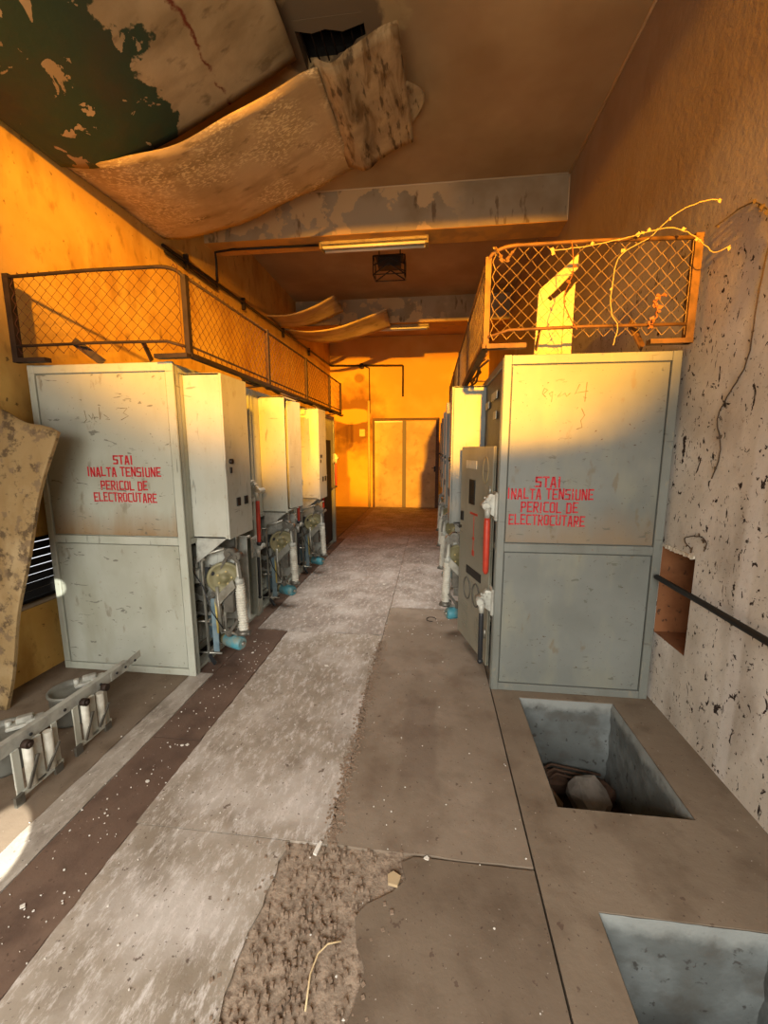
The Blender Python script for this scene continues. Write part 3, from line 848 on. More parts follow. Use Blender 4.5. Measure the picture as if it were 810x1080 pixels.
NL = ['grey switchgear cabinet with red warning text at the near end of the left row',
      'second switchgear cabinet of the left row, with the ajar instrument box',
      'third switchgear cabinet of the left row, behind the one with the ajar box',
      'last switchgear cabinet of the left row, with a dark sheet standing for an open compartment']
left = []
for k in range(4):
    y0 = 2.52+1.12*k
    t, pu = cell(-1, k, y0, 1.115 if k < 3 else .98, NL[k], hb=k < 3, end=END_L if k == 0 else None)
    left.append(t)
    if k == 0:
        q = lettering([('STAI', -2.125, -1.985, 1.508, 1.503, .056), ('INALTA TENSIUNE', -2.325, -1.79, 1.425, 1.422, .060), ('PERICOL DE', -2.235, -1.895, 1.332, 1.330, .060), ('ELECTROCUTARE', -2.295, -1.835, 1.252, 1.249, .060)], y0-.0035, pu)
        q.location = (0,0,0)
        scribble([[( -2.30,1.86),(-2.29,1.80),(-2.31,1.78)],[(-2.27,1.83),(-2.25,1.80),(-2.24,1.84),(-2.23,1.80)],[(-2.19,1.88),(-2.19,1.80)],[(-2.16,1.83),(-2.13,1.81),(-2.15,1.80),(-2.12,1.80)],[(-2.04,1.87),(-1.99,1.87),(-2.02,1.84),(-1.985,1.82),(-2.04,1.795)]], y0-.004, pu)
    if k == 3:
        child(MB().box(-1.66,-1.64,y0+.16,y0+.66,.1,1.75), 'compartment_shade', DARK, t).location = -Vector(t.location)  # dark sheet on the front; shade of an opening put into its colour
NR = ['grey switchgear cabinet with red warning text and ajar door, near end of the right row',
      'second switchgear cabinet of the right row, seen edge-on past the ajar door',
      'third switchgear cabinet of the right row', 'fourth switchgear cabinet of the right row', 'last switchgear cabinet of the right row, nearest the double door']
NR[2] = 'middle switchgear cabinet of the five in the right row'
NR[3] = 'fourth switchgear cabinet of the right row, counted from the camera'
right = []
for k in range(5):
    y0 = 2.60+1.12*k
    t, pu = cell(1, k, y0, 1.115, NR[k], hb=True, end=END_R if k == 0 else None)
    right.append(t)
    iv = -Vector(t.location)
    if k == 0:
        lettering([('STAI', .640, .79, 1.372, 1.368, .062), ('INALTA TENSIUNE', .475, .985, 1.296, 1.292, .064), ('PERICOL DE', .56, .90, 1.212, 1.210, .064), ('ELECTROCUTARE', .49, .945, 1.132, 1.128, .064)], y0-.0035, pu)
        scribble([[(.66,1.93),(.68,1.95),(.66,1.96),(.65,1.93),(.67,1.91)],[(.71,1.94),(.69,1.93),(.70,1.91),(.71,1.94),(.705,1.88)],[(.74,1.91),(.76,1.94),(.75,1.91),(.78,1.93),(.79,1.91),(.81,1.93)],[(.86,1.98),(.84,1.93),(.91,1.94)],[(.90,1.99),(.895,1.88)],[(.88,1.84),(.90,1.80),(.88,1.77),(.89,1.73),(.86,1.72)]], y0-.004, pu)
        # label plates on the dark upper front
        b = MB().box(.409,.415,y0+.18,y0+.40,1.93,1.98).box(.409,.415,y0+.18,y0+.30,1.80,1.85).box(.409,.415,y0+.55,y0+.72,1.9,1.95)
        q = b.build('label_plate', PLATE, t); q.location = iv
        # ajar door
        dd = Vector((.25-.418, 3.3-2.70, 0)); L = dd.length; an = math.atan2(-dd.x, dd.y)
        Md = Matrix.Translation((.414, 2.70, 0)) @ Matrix.Rotation(an, 4, 'Z')
        W = .60
        b = MB().box(-.018, 0, 0, W, .11, 1.62, Md, ch=.004).box(-.020,-.0, 0, .02, .11, 1.62, Md)
        for zz_ in (.30,): 
            for i in range(9): b.box(-.022, -.017, .08, .20, .20+i*.022, .208+i*.022, Md); b.box(-.022, -.017, .38, .50, .22+i*.022, .228+i*.022, Md)
        door = b.build('door', PAINT_DOOR, t); door.location = iv
        def dpart(b, name, mat):
            q = b.build(name, mat, door); return q
        dpart(MB().box(-.026,-.017,.30,.40,1.20,1.38,Md), 'indicator_window', BLACKM)
        dpart(MB().box(-.024,-.017,.28,.48,1.46,1.52,Md), 'name_plate', PLATE)
        dpart(MB().box(-.024,-.017,.14,.42,.66,.72,Md), 'slot', BLACKM)
        b = MB()
        for yy in (.22, .40):
            b.tube([Md @ Vector((-.02, yy+.065*math.cos(a), .54+.085*math.sin(a))) for a in [2*PI*i/20 for i in range(21)]], .006, 6, cap=False)
        dpart(b, 'inspection_ring', DARKP)
        b = MB().tube([Md @ Vector((-.02, .12+.045*math.cos(a), 1.46+.09*math.sin(a))) for a in [2*PI*i/20 for i in range(21)]], .004, 6, cap=False)
        dpart(b, 'worn_oval', simple('tan_oval', '#8a7a58'))
        b = MB().box(-.021,-.017,.30,.305,.86,1.12,Md).box(-.021,-.017,.24,.38,1.125,1.14,Md).box(-.021,-.017,.285,.32,.94,.96,Md).box(-.021,-.017,.285,.32,.82,.86,Md)
        dpart(b, 'red_diagram', RED)
        dpart(MB().cyl(Md@Vector((-.02,.035,.3)), Md@Vector((-.02,.035,.36)), .009, 8).cyl(Md@Vector((-.02,.035,1.3)), Md@Vector((-.02,.035,1.36)), .009, 8), 'hinge', STEEL)
        dpart(MB().box(-.03,-.017,.52,.56,1.05,1.12,Md).cyl(Md@Vector((-.03,.54,1.0)), Md@Vector((-.045,.54,1.0)), .012, 10), 'lock', BLACKM)

# isolator levers: cast bracket on the post, pivot, handle
def lever(t, F_, o, y, z, ln, hmat, lean=0.0, out=.07, rad=.016, sc=1.0, lb=None):
    iv = -Vector(t.location)
    b = MB(); X = lambda d: F_+o*d
    b.box(X(.0), X(.02), y-.06*sc, y+.05*sc, z-.075*sc, z+.085*sc, ch=.008)
    b.prism([(X(.02), y-.045*sc, z-.05*sc), (X(.075), y-.04*sc, z-.02*sc), (X(.10), y-.04*sc, z+.015*sc), (X(.07), y-.04*sc, z+.05*sc), (X(.05), y-.04*sc, z+.075*sc), (X(.02), y-.045*sc, z+.07*sc)], (0, .035*sc, 0))
    b.cyl((X(out), y-.07*sc, z+.01), (X(out), y+.03*sc, z+.01), .020*sc, 12)
    for a in range(5): b.cyl((X(.035+.012*a), y-.055*sc, z+.055*sc-.02*(a%2)), (X(.035+.012*a), y-.035*sc, z+.055*sc-.02*(a%2)), .006, 6)
    br = b.build('isolator_bracket', GALV, t); br.location = iv
    h = MB(); p0 = Vector((X(out-.01), y-.055*sc, z)); p1 = Vector((X(out-.012+lean), y-.06*sc, z-ln))
    h.tube([p0, p0.lerp(p1, .16)], [.020*sc, .013*sc], 10)
    q = h.build('lever_neck', GALV, br)
    h = MB(); a_ = p0.lerp(p1, .15)
    h.tube([a_, p0.lerp(p1,.2), p0.lerp(p1,.5), p0.lerp(p1,.95), p1], [rad*.8, rad, rad*1.05, rad*.95, rad*.6], 12)
    h.build('lever_handle', hmat, br)
    if hmat is BLACKH or True:
        bmk = bmesh.new(); bmesh.ops.create_uvsphere(bmk, u_segments=12, v_segments=8, radius=rad*1.25); bmk.verts.index_update()
        k_ = MB().add([v.co + p1 for v in bmk.verts], [[v.index for v in f.verts] for f in bmk.faces], True); bmk.free()
        if hmat is BLACKH or o > 0: k_.build('lever_knob', BLACKH, br)
R0 = right[0]
lever(R0, .420, -1, 2.66, 1.235, .43, RED, rad=.020, sc=1.15, out=.075)
lever(R0, .420, -1, 2.66, .60, .40, BLACKH, rad=.016, sc=1.15, out=.09)
for k in range(4):
    yb = 3.545+1.12*k
    if k < 3:
        lever(left[k], -1.646, 1, yb, 1.22, .47, RED, rad=.018, sc=1.25, out=.10)
        lever(left[k], -1.646, 1, yb-.01, .70, .46, BLACKH, rad=.013, sc=1.2, out=.085)
lever(left[3], -1.646, 1, 6.72, 1.45, .46, RED, rad=.016, sc=1.1)

# ------------------------------------------------------------------ breaker mechanisms (one built, then copied)
def mechanism(loc, o, label):
    t = empty('breaker_mechanism', loc, label, 'circuit breaker', 'breaker mechanisms')
    X = lambda d: o*d
    c = lambda b, n, m, p=None: b.build(n, m, p or t)
    # tubular carriage frame
    b = MB()
    for y in (0., .42):
        b.tube([(X(-.12), y, .012), (X(-.12), y, .86)], .009, 8)
        b.tube([(X(.03), y, .012), (X(.02), y, .78), (X(.05), y, .84), (X(.20), y, .885)], .011, 8)
        for z in (.085, .33, .80): b.tube([(X(-.14), y, z), (X(.13 if z < .2 else .05), y, z)], .008, 6)
    for z in (.085, .33): 
        for x in (-.12, .03): b.tube([(X(x), 0, z), (X(x), .42, z)], .008, 6)
    c(b, 'carriage_frame', STEEL)
    c(MB().box(X(-.11), X(.10), .08, .095, .34, .88, ch=.004).prism([(X(.10), .08, .50), (X(.20), .08, .60), (X(.24), .08, .84), (X(.10), .08, .88)], (0,.015,0)), 'side_plate', GALV)
    c(MB().box(X(-.10), X(.20), .35, .36, .20, .90, ch=.004), 'back_plate', GALV)
    # feet
    c(MB().bar((X(.03), .0, .07), (X(.09), -.03, .012), .02, .02).bar((X(.03), .42, .07), (X(.09), .42, .012), .02, .02).box(X(-.14), X(-.10), -.01, .44, 0, .014), 'foot', BLACKH)
    # cam disc
    Md = Matrix.Translation((X(.17), .03, .66)) @ Matrix.Rotation(math.radians(22)*o, 4, 'Z') @ Matrix.Rotation(PI/2, 4, 'X')
    d = c(MB().lathe([(0,-.012),(.112,-.012),(.120,-.004),(.120,.012),(.10,.014),(.095,.008),(.03,.008),(.026,.022),(0,.022)], n=28, M=Md), 'cam_disc', OLIVE)
    b = MB()
    for a in range(5): b.lathe([(0,.018),(.008,.018),(.008,.008)], c=(.05*math.cos(a*1.3), .05*math.sin(a*1.3), 0), n=8, M=Md)
    c(b, 'bolt', CREAMM, d)
    # insulator column with ribs
    pf = [(0,.255),(.030,.255)]
    for i in range(19):
        z = .26+i*.019; pf += [(.036, z+.003), (.036, z+.010), (.029, z+.013), (.029, z+.017)]
    pf += [(.028,.63),(.016,.66),(.014,.78),(0,.78)]
    ms = Matrix.Translation((X(.295), .05, 0)) @ Matrix.Rotation(math.radians(-2)*o, 4, 'Y')
    sp = c(MB().lathe(pf, n=18, M=ms), 'ribbed_insulator', SPRING)
    c(MB().lathe([(0,.225),(.05,.225),(.052,.24),(.036,.262),(0,.262)], n=16, M=ms).cyl((X(.24),.05,.22),(X(.34),.03,.235),.012,8), 'insulator_base', STEELD, sp)
    c(MB().lathe([(0,.61),(.033,.61),(.034,.64),(.018,.67),(0,.67)], n=16, M=ms), 'insulator_cap', GALV, sp)
    # motor
    m_ = c(MB().tube([(X(.12), .10, .15), (X(.13), .095, .15), (X(.22), .06, .15), (X(.26), .045, .15), (X(.275), .04, .15)], [.03, .05, .052, .052, .04], 18), 'motor', TEAL)
    c(MB().tube([(X(.08), .11, .15), (X(.125), .095, .15)], .036, 14), 'motor_flange', OLIVE, m_)
    c(MB().tube([(X(.272), .042, .15), (X(.29), .036, .15)], [.018,.014], 12), 'motor_cap', STEEL, m_)
    # blue strap and rods
    c(MB().box(X(.055), X(.10), .02, .028, .07, .50).box(X(-.08), X(.0), .20, .208, .10, .46), 'strap', BLUE)
    c(MB().cyl((X(.105), .01, .24), (X(.10), .01, .50), .008, 8), 'signal_rod', YEL)
    b = MB()
    b.cyl((X(.135), .0, .26), (X(.125), .0, .60), .013, 10).cyl((X(.165), .02, .25), (X(.16), .02, .50), .007, 8).cyl((X(.02), .03, .30), (X(.25), .03, .22), .010, 8)
    b.cyl((X(-.10), .10, .42), (X(.28), .06, .44), .008, 8).cyl((X(.06),.04,.30),(X(.06),.04,.75),.007,8)
    c(b, 'drive_rod', STEEL)
    b = MB()
    b.box(X(.16), X(.235), .01, .09, .40, .54, ch=.004)
    c(b, 'counter_box', STEELD)
    b = MB()
    for (x, z, r, y) in ((-.06,.56,.038,.05),(-.02,.54,.028,.03),(-.07,.42,.040,.05),(-.01,.40,.032,.04),(.22,.84,.042,.02),(.27,.82,.030,.02),(.26,.24,.03,.03),(.18,.23,.025,.02),(.07,.62,.024,.02),(.09,.54,.022,.01),(.24,.58,.026,.04),(.13,.30,.02,.01)):
        b.cyl((X(x), y, z), (X(x), y+.06, z), r, 12); b.cyl((X(x), y-.015, z), (X(x), y+.08, z), r*.45, 8)
    for (x0_, z0_, x1_, z1_) in ((-.06,.56,.07,.62),(.07,.62,.22,.84),(.22,.84,.29,.78),(.29,.78,.30,.66),(-.06,.42,.10,.54),(.24,.58,.13,.30),(.18,.23,.26,.34)):
        b.bar((X(x0_), .02, z0_), (X(x1_), .02, z1_), .012, .022)
    c(b, 'linkage', STEELD)
    # coil springs, terminal strip and contact block
    sp_ = []
    for i in range(61): sp_.append((X(.075+.012*math.cos(i*1.05)), .035+.012*math.sin(i*1.05), .52+.0022*i))
    c(MB().tube(sp_, .0028, 5), 'coil_spring', STEEL)
    sp_ = [(X(-.045+.014*math.cos(i*1.05)), .02+.014*math.sin(i*1.05), .17+.0025*i) for i in range(61)]
    c(MB().tube(sp_, .003, 5), 'coil_spring', STEEL)
    b = MB()
    b.box(X(-.09), X(-.01), .0, .07, .62, .72, ch=.004)
    for i in range(5): b.box(X(-.085+.015*i), X(-.077+.015*i), -.008, .0, .63, .71)
    c(b, 'contact_block', GALV)
    b = MB().prism([(X(.12),-.01,.44),(X(.19),-.012,.52),(X(.27),-.012,.60),(X(.25),-.012,.66),(X(.15),-.012,.56),(X(.10),-.01,.50)], (0,.008,0))
    c(b, 'rocker_plate', STEEL)
    b = MB().tube([(X(-.07),.0,.80),(X(-.03),-.02,.70),(X(.03),-.02,.60),(X(.08),-.02,.42),(X(.16),-.01,.28)], .004, 6)
    c(b, 'control_cable', BLACKH)
    c(MB().box(X(-.10), X(-.02), .30, .34, .10, .30, ch=.003), 'rear_bracket', GALV)
    c(MB().box(X(.04), X(.07), .0, .02, .66, .74).cyl((X(.10),-.01,.70),(X(.10),.03,.70),.016,10), 'nameplate', BLACKH)
    c(MB().cyl((X(.0), .06, .60), (X(-.02), .06, .78), .012, 10).cyl((X(-.06), .06, .60), (X(-.06), .06, .80), .014, 10), 'insulating_bush', SPRING)
    c(MB().bar((X(.05),.12,.70),(X(.22),.12,.44),.01,.03).bar((X(.16),.12,.84),(X(.10),.14,.50),.008,.02), 'copper_link', COPPER)
    return t
ml = mechanism((-1.655, 2.66, .02), 1, 'breaker mechanism with ribbed white insulator and teal motor under the first left instrument box')
MLAB = ['breaker mechanism with blue motor under the second left instrument box', 'farthest breaker mechanism in the left row, under the third instrument box']
for k in (1, 2):
    c_ = copy_tree(ml); c_.location = (-1.655, 2.66+1.12*k+.03, .02); c_['label'] = MLAB[k-1]
mr = mechanism((.425, 3.40, .02), -1, 'breaker mechanism with pale ribbed insulator just behind the ajar door of the right row')
for k, lb in ((1, 'second breaker mechanism behind the ajar door in the right row'), (2, 'third breaker mechanism behind the ajar door in the right row'), (3, 'farthest breaker mechanism of the right row')):
    c_ = copy_tree(mr); c_.location = (.425, 3.40+1.12*k, .02); c_['label'] = lb

# ------------------------------------------------------------------ chain-link cages
def link_panel(A, U, wdt, z0, z1, p=.0375, dz=.0375, r=.0019, ph=0, parent=None, mat=None, nrm=(0,1,0)):
    A, U, nrm = Vector(A), Vector(U).normalized(), Vector(nrm)
    b = MB(); n = int(wdt/p)+1; rows = int((z1-z0)/dz)
    for i in range(n+1):
        pts = []
        for k in range(rows+1):
            s_ = 1 if (k+i) % 2 == 0 else -1
            x = i*p+s_*p/2*.97+random.uniform(-.0015, .0015)
            if x < 0 or x > wdt: x = min(max(x, 0), wdt)
            pts.append(A+U*x+Vector((0,0,z0-A.z+k*dz+random.uniform(-.002,.002)))+nrm*(.003*s_))
        b.tube(pts, r, 4, smooth=False)
    return b.build('chain_link_mesh', mat, parent)
def cage(name_lab, x_side, x_wall, yf, yposts, zb, zt, o, fmat, wmat, curved):
    t = empty('chain_link_cage', (x_side, yf, zb), name_lab, 'wire guard')
    iv = -Vector(t.location)
    def ch(b, n, m): q = b.build(n, m, t); q.location = iv; return q
    b = MB()
    # front: wall-side post, corner post, rails with a rounded corner
    b.box(x_wall-.02, x_wall+.02, yf-.01, yf+.03, zb-.03, zt+.02)
    ch(b, 'wall_post', fmat)
    b = MB().box(x_side-.016, x_side+.016, yf+.02, yf+.055, zb-.02, zt-.03); ch(b, 'corner_post', fmat)
    d = x_side-x_wall; s_ = 1 if d > 0 else -1
    rr = .14
    pts = [(x_wall, yf, zt), (x_wall+d*.5, yf, zt+.012), (x_side-s_*rr, yf, zt+.01)]
    pts += [(x_side-s_*rr+s_*rr*math.sin(a), yf+.0+rr*.25*(1-math.cos(a)), zt+.01-.06*(1-math.cos(a))) for a in (.35,.7,1.05,1.4,1.57)]
    b = MB().tube(pts, .011, 8)
    b.tube([(x_wall, yf, zb+.07), (x_wall+d*.5, yf, zb+.075), (x_side-s_*.12, yf, zb+.07), (x_side-s_*.01, yf+.02, zb+.04)], .009, 8)
    ch(b, 'front_rail', fmat)
    # flat angle along the bottom
    b = MB().box(min(x_wall, x_side)-.0, min(x_wall,x_side)+.22, yf-.02, yf+.03, zb-.03, zb-.005).box(max(x_wall,x_side)-.20, max(x_wall,x_side)+.016, yf-.02, yf+.03, zb-.03, zb-.005)
    b.box(x_side-.02, x_side+.02, yf+.03, yposts[-1], zb-.02, zb+.006)
    ch(b, 'base_angle', fmat)
    b = MB(); b.tube([(x_side, yf+.03, zt-.035), (x_side, yposts[0], zt-.02)] + [(x_side, y, zt-.01) for y in yposts[1:]], .010, 8)
    b.tube([(x_side, yf+.03, zb+.05)] + [(x_side, y, zb+.05) for y in yposts], .008, 8)
    ch(b, 'side_rail', fmat)
    for y in yposts:
        ch(MB().box(x_side-.015, x_side+.015, y-.02, y+.02, zb-.02, zt+.0), 'side_post', fmat)
    q = link_panel((min(x_wall,x_side)+.02, yf+.004, zb), (1,0,0), abs(d)-.04, zb+.02, zt+.045 if curved else zt+.01, mat=wmat, parent=t); q.location = iv
    ys = [yf+.05]+yposts
    for a, c in zip(ys, ys[1:]):
        q = link_panel((x_side+.004, a+.02, zb), (0,1,0), c-a-.04, zb-.01, zt+.0, mat=wmat, parent=t, nrm=(1,0,0)); q.location = iv
    # struts tying the cage down to the cabinets
    b = MB()
    ws = x_side-s_*.78
    b.bar((ws, yf+.03, zb+.10), (ws+.12, yf+.12, zb-.02), .008, .05); b.bar((x_side-s_*.30, yf+.03, zb+.08), (x_side-s_*.30, yf+.10, zb-.02), .008, .035)
    for y in yposts: b.bar((x_side, y, zb), (x_side-s_*.25, y, zb-.02), .03, .012)
    ch(b, 'tie_strut', fmat)
    return t
cage('rusty chain-link guard on top of the left cabinet row', -1.51, -2.68, 2.45, [3.74, 4.90, 6.02, 6.75], 2.19, 2.675, 1, RUSTY, WIRE_L, True)
cage('chain-link guard overgrown with dry tendrils on top of the right cabinet row', .30, 1.375, 2.50, [3.75, 4.95, 6.1, 7.4], 2.20, 2.70, -1, RUSTY_R, WIRE_R, False)
# bunches of cable on the cabinet edge under the left cage
CAB = MB()
for k in range(7):
    rnd = random.Random(k); y = 3.35; pts = []
    while y < 6.9:
        pts.append((-1.56+rnd.uniform(-.04,.04), y, 2.165+rnd.uniform(0,.035))); y += rnd.uniform(.12,.3)
    CAB.tube(pts, .009, 6)
tag(CAB.build('cable_bundle', RUSTY, loc=(-1.55, 5, 2.16)), 'tangled dark cables lying along the top edge of the left cabinets', 'cable')
for k, w_ in enumerate(('second', 'third', 'last')):
    b = MB().tube([(-1.50+.01*k, 4.0+k*1.1, 2.15), (-1.42, 4.2+k*1.1, 2.12), (-1.46, 4.5+k*1.1, 2.16)], .012, 6)
    tag(b.build('loose_cable', RUSTY, loc=(-1.45, 4.2+k*1.1, 2.15)), 'loose dark cable loop on the top edge of the '+w_+' cabinet in the left row', 'cable')
b = MB()
for k in range(3):
    rnd = random.Random(k+40); pts = [(.34+rnd.uniform(-.03,.03), 2.75+.3*i, 2.16+rnd.uniform(0,.05)) for i in range(12)]
    b.tube(pts, .008, 6)
tag(b.build('cable_bundle', RUSTY_R, loc=(.34,4,2.16)), 'dark cables lying along the front top edge of the right cabinets', 'cable')

# cream bent metal profile leaning on the right cabinets, behind the mesh
b = MB()
b.prism([(.625,2.75,2.15),(.705,2.75,2.15),(.705,2.75,2.50),(.635,2.75,2.56)], (0,.03,0))
b.prism([(.635,2.74,2.56),(.85,2.74,2.75),(.85,2.74,2.67),(.66,2.74,2.49)], (0,.04,0))
b.prism([(.79,2.75,2.15),(.845,2.75,2.15),(.845,2.75,2.60),(.79,2.75,2.52)], (0,.03,0))
b.prism([(.705,2.765,2.15),(.79,2.765,2.15),(.79,2.765,2.56),(.705,2.765,2.50)], (0,.006,0))
tag(b.build('bent_metal_bracket', CREAMM, loc=(.74,2.76,2.15)), 'cream bent metal bracket standing behind the mesh on the right cabinet', 'bracket')

# ------------------------------------------------------------------ dry tendrils
VINE = simple('dry_tendril', '#b09258', .8); VINED = simple('dark_tendril', '#4a3a2a', .9)
def wavy(pts, r, mat, name, label, leaf=0, seed=1, sub=6, jit=.0022):
    rnd = random.Random(seed); P = [Vector(p) for p in pts]; out = []
    for i in range(len(P)-1):
        p0 = P[max(i-1,0)]; p1 = P[i]; p2 = P[i+1]; p3 = P[min(i+2,len(P)-1)]
        for k in range(sub):
            t_ = k/sub
            q = .5*((2*p1)+(-p0+p2)*t_+(2*p0-5*p1+4*p2-p3)*t_**2+(-p0+3*p1-3*p2+p3)*t_**3)
            out.append(q+Vector([rnd.uniform(-jit,jit) for _ in range(3)]))
    out.append(P[-1]); b = MB().tube(out, r, 5)
    for k in range(leaf):
        q = out[rnd.randrange(len(out))]; a = rnd.uniform(0, 6.28); s_ = rnd.uniform(.010,.022)
        u = Vector((math.cos(a),rnd.uniform(-.4,.4),math.sin(a)))*s_; v = Vector((-math.sin(a),.3,math.cos(a)))*s_*.6
        b.add([q, q+u*.5+v, q+u*1.2, q+u*.5-v], [(0,1,2),(0,2,3)])
    return tag(b.build(name, mat, loc=P[0], fix=False), label, 'dry vine')
wavy([(.62,2.47,2.66),(.80,2.46,2.67),(1.00,2.46,2.70),(1.20,2.45,2.73),(1.30,2.40,2.66),(1.36,2.34,2.56),(1.41,2.30,2.57)], .0026, VINE, 'dry_vine', 'pale tendril along the top rail of the right guard and out to the wall', 14, 2)
wavy([(1.12,2.46,2.70),(1.20,2.40,2.77),(1.30,2.36,2.80),(1.37,2.34,2.79)], .0026, VINE, 'dry_vine', 'pale tendril arching up above the right wire guard', 2, 3)
wavy([(1.12,2.48,2.70),(.98,2.47,2.62),(.95,2.47,2.5),(.95,2.46,2.34),(.99,2.46,2.26),(.97,2.45,2.16)], .0026, VINE, 'dry_vine', 'thin tendril looping down through the middle of the right mesh', 3, 4)
wavy([(1.15,2.47,2.24),(1.19,2.47,2.32),(1.17,2.47,2.38),(1.22,2.47,2.42)], .004, simple('orange_tendril','#8a5020'), 'dry_vine', 'orange withered leaf cluster caught in the lower right of the mesh', 22, 5, jit=.008)
wavy([(.33,2.48,2.70),(.38,2.47,2.62),(.42,2.47,2.66)], .004, RUSTY_R, 'dry_vine', 'small withered twist at the left corner of the right guard', 8, 6)
wavy([(.72,2.46,2.70),(.74,2.46,2.55),(.70,2.46,2.4),(.78,2.46,2.25)], .003, simple('rust_tendril','#7c4a1c'), 'dry_vine', 'brown tendril hanging beside the cream bracket in the mesh', 6, 9)
wavy([(1.39,2.40,2.70),(1.425,2.28,2.72),(1.425,2.17,2.68),(1.425,2.08,2.55),(1.425,2.1,2.3),(1.425,2.12,2.0),(1.425,2.22,1.85),(1.425,2.27,1.75),(1.425,2.22,1.6),(1.425,2.26,1.45)], .003, VINED, 'dry_vine', 'dark dead tendril crawling down the right wall beside the cabinet', 16, 7)
wavy([(1.425,2.35,1.05),(1.425,2.42,1.10),(1.42,2.30,1.14),(1.425,2.24,1.12),(1.425,2.25,1.07)], .003, VINED, 'dry_vine', 'dark twig on the right wall just above the niche', 10, 8)
wavy([(1.425,1.58,3.9),(1.425,1.68,3.7),(1.425,1.76,3.5),(1.425,1.80,3.3)], .003, VINED, 'wall_wire', 'thin dark wire high on the right wall', 0, 10)

# ------------------------------------------------------------------ insulator rack at lower left
def rack():
    t = empty('terminal_rack', (-1.86, 1.70, 0), 'grey steel terminal rack with a long drilled bar lying by the left wall', 'metal frame')
    iv = -Vector(t.location)
    def ch(b, n, m, lb=None):
        q = b.build(n, m, t); q.location = iv
        if lb: q['label'] = lb
        return q
    # perforated angle bar
    b = MB(); p, q = Vector((-1.86, 1.12, .285)), Vector((-1.87, 2.16, .27))
    b.bar(p, q, .006, .058)
    b.bar(p+Vector((-.014,0,.028)), q+Vector((-.014,0,.028)), .03, .005)
    b.bar(q+Vector((.004,-.14,-.004)), q+Vector((-.005,.12,.018)), .006, .046)
    ch(b, 'drilled_bar', GALV)
    b = MB()
    for y in (1.30, 1.52, 1.70, 1.93, 2.05, 2.12, 2.20): b.cyl((-1.852, y, .28), (-1.848, y, .28), .008, 10)
    ch(b, 'bolt_hole', BLACKH)
    for i, y in enumerate((1.42, 1.735)):
        b = MB()
        w = .225
        # channel frame
        b.box(-1.853, -1.845, y, y+.035, .03, .26, ch=.002); b.box(-1.853, -1.845, y+w-.03, y+w, .03, .26, ch=.002)
        b.box(-1.850, -1.835, y+.02, y+w, .028, .05); b.box(-1.850,-1.835, y+.09, y+.13, .04, .26)
        ch(b, 'channel_frame', BOXP)
        for yy in (y+.045, y+.145):
            k = MB().tube([(-1.835, yy+.018, .055), (-1.835, yy+.018, .25)], .020, 10)
            ch(k, 'ceramic_tube', SPRING)
        k = MB().bar((-1.815, y+.03, .06), (-1.815, y+.09, .19), .008, .012).bar((-1.815, y+.12, .07), (-1.815, y+.2, .17), .008, .010)
        ch(k, 'clip', STEELD)
        k = MB().cyl((-1.845, y+.06, .262), (-1.815, y+.06, .262), .020, 14).cyl((-1.83, y+.06, .262), (-1.805, y+.06, .262), .010, 10)
        if i == 1: k.cyl((-1.845, y+.20, .262), (-1.815, y+.20, .262), .020, 14)
        ch(k, 'bolt', RUSTY)
        k = MB().box(-1.845, -1.83, y-.02, y+.02, .0, .05); k.box(-1.845,-1.83, y+w-.05, y+w-.01, .0, .04)
        ch(k, 'foot', STEELD)
    return t
rack()
def pot(x, y, label, rz):
    t = empty('round_tray', (x, y, 0), label, 'metal pot', rz=rz)
    child(MB().lathe([(0,.0),(.095,.0),(.104,.02),(.108,.17),(.115,.18),(.115,.195),(.105,.195),(.10,.17),(.095,.165),(0,.162)], n=32), 'pot_body', simple('grey_pot','#75756c',.5,.2,'#55534b'), t)
    b = MB().box(.02,.11,-.035,.035,.195,.215,ch=.005).box(.06,.13,-.02,.02,.215,.245,ch=.006).cyl((.03,0,.195),(.03,0,.24),.014,10).box(.10,.17,-.03,.03,.20,.225,ch=.006)
    child(b, 'clamp', GALV, t, 'pale cast clamp')
pot(-2.14, 1.62, 'grey round pot with pale clamp behind the near end of the terminal rack', .7)
pot(-2.12, 2.00, 'grey round pot with pale clamp behind the far end of the terminal rack', .8)

# ------------------------------------------------------------------ litter
FLK = simple('white_flake', '#d0cbc0', .9)
b = MB(); rnd = random.Random(5)
for k in range(620):
    if k < 330: x = rnd.uniform(-1.6, .35); y = 3.2+rnd.random()**1.3*5
    elif k < 480: x = rnd.gauss(-1.38, .09); y = rnd.uniform(.7, 3.1)
    else: x = rnd.uniform(-2.4, .4); y = rnd.uniform(.8, 3)
    s_ = rnd.uniform(.0015, .0045) if k % 29 else rnd.uniform(.008, .014)
    a = rnd.uniform(0, 6.3); n = rnd.randint(4, 6)
    if -1.0 < x < .4 and y > 3.3: s_ *= 1.4
    P = [(x+s_*rnd.uniform(.6,1.2)*math.cos(a+6.283*i/n), y+s_*rnd.uniform(.5,1)*math.sin(a+6.283*i/n), .0005) for i in range(n)]
    b.prism(P, (0,0,.003))
tag(b.build('paint_flakes', FLK, fix=False), 'white paint flakes and plaster crumbs scattered over the floor', 'debris', kind='stuff')
rnd = random.Random(8); b = MB()
for k in range(1500):
    y = rnd.uniform(.6, 3.2); x = (-.39 if y > 1.4 else -.40)+rnd.gauss(0, .02 if y > 1.4 else .11)
    s_ = rnd.uniform(.002, .006)
    b.box(x-s_, x+s_, y-s_, y+s_, -.012 , s_*rnd.uniform(.2,1.0), Matrix.Translation((x,y,0)) @ Matrix.Rotation(rnd.uniform(0,3), 4, 'Z') @ Matrix.Translation((-x,-y,0)))
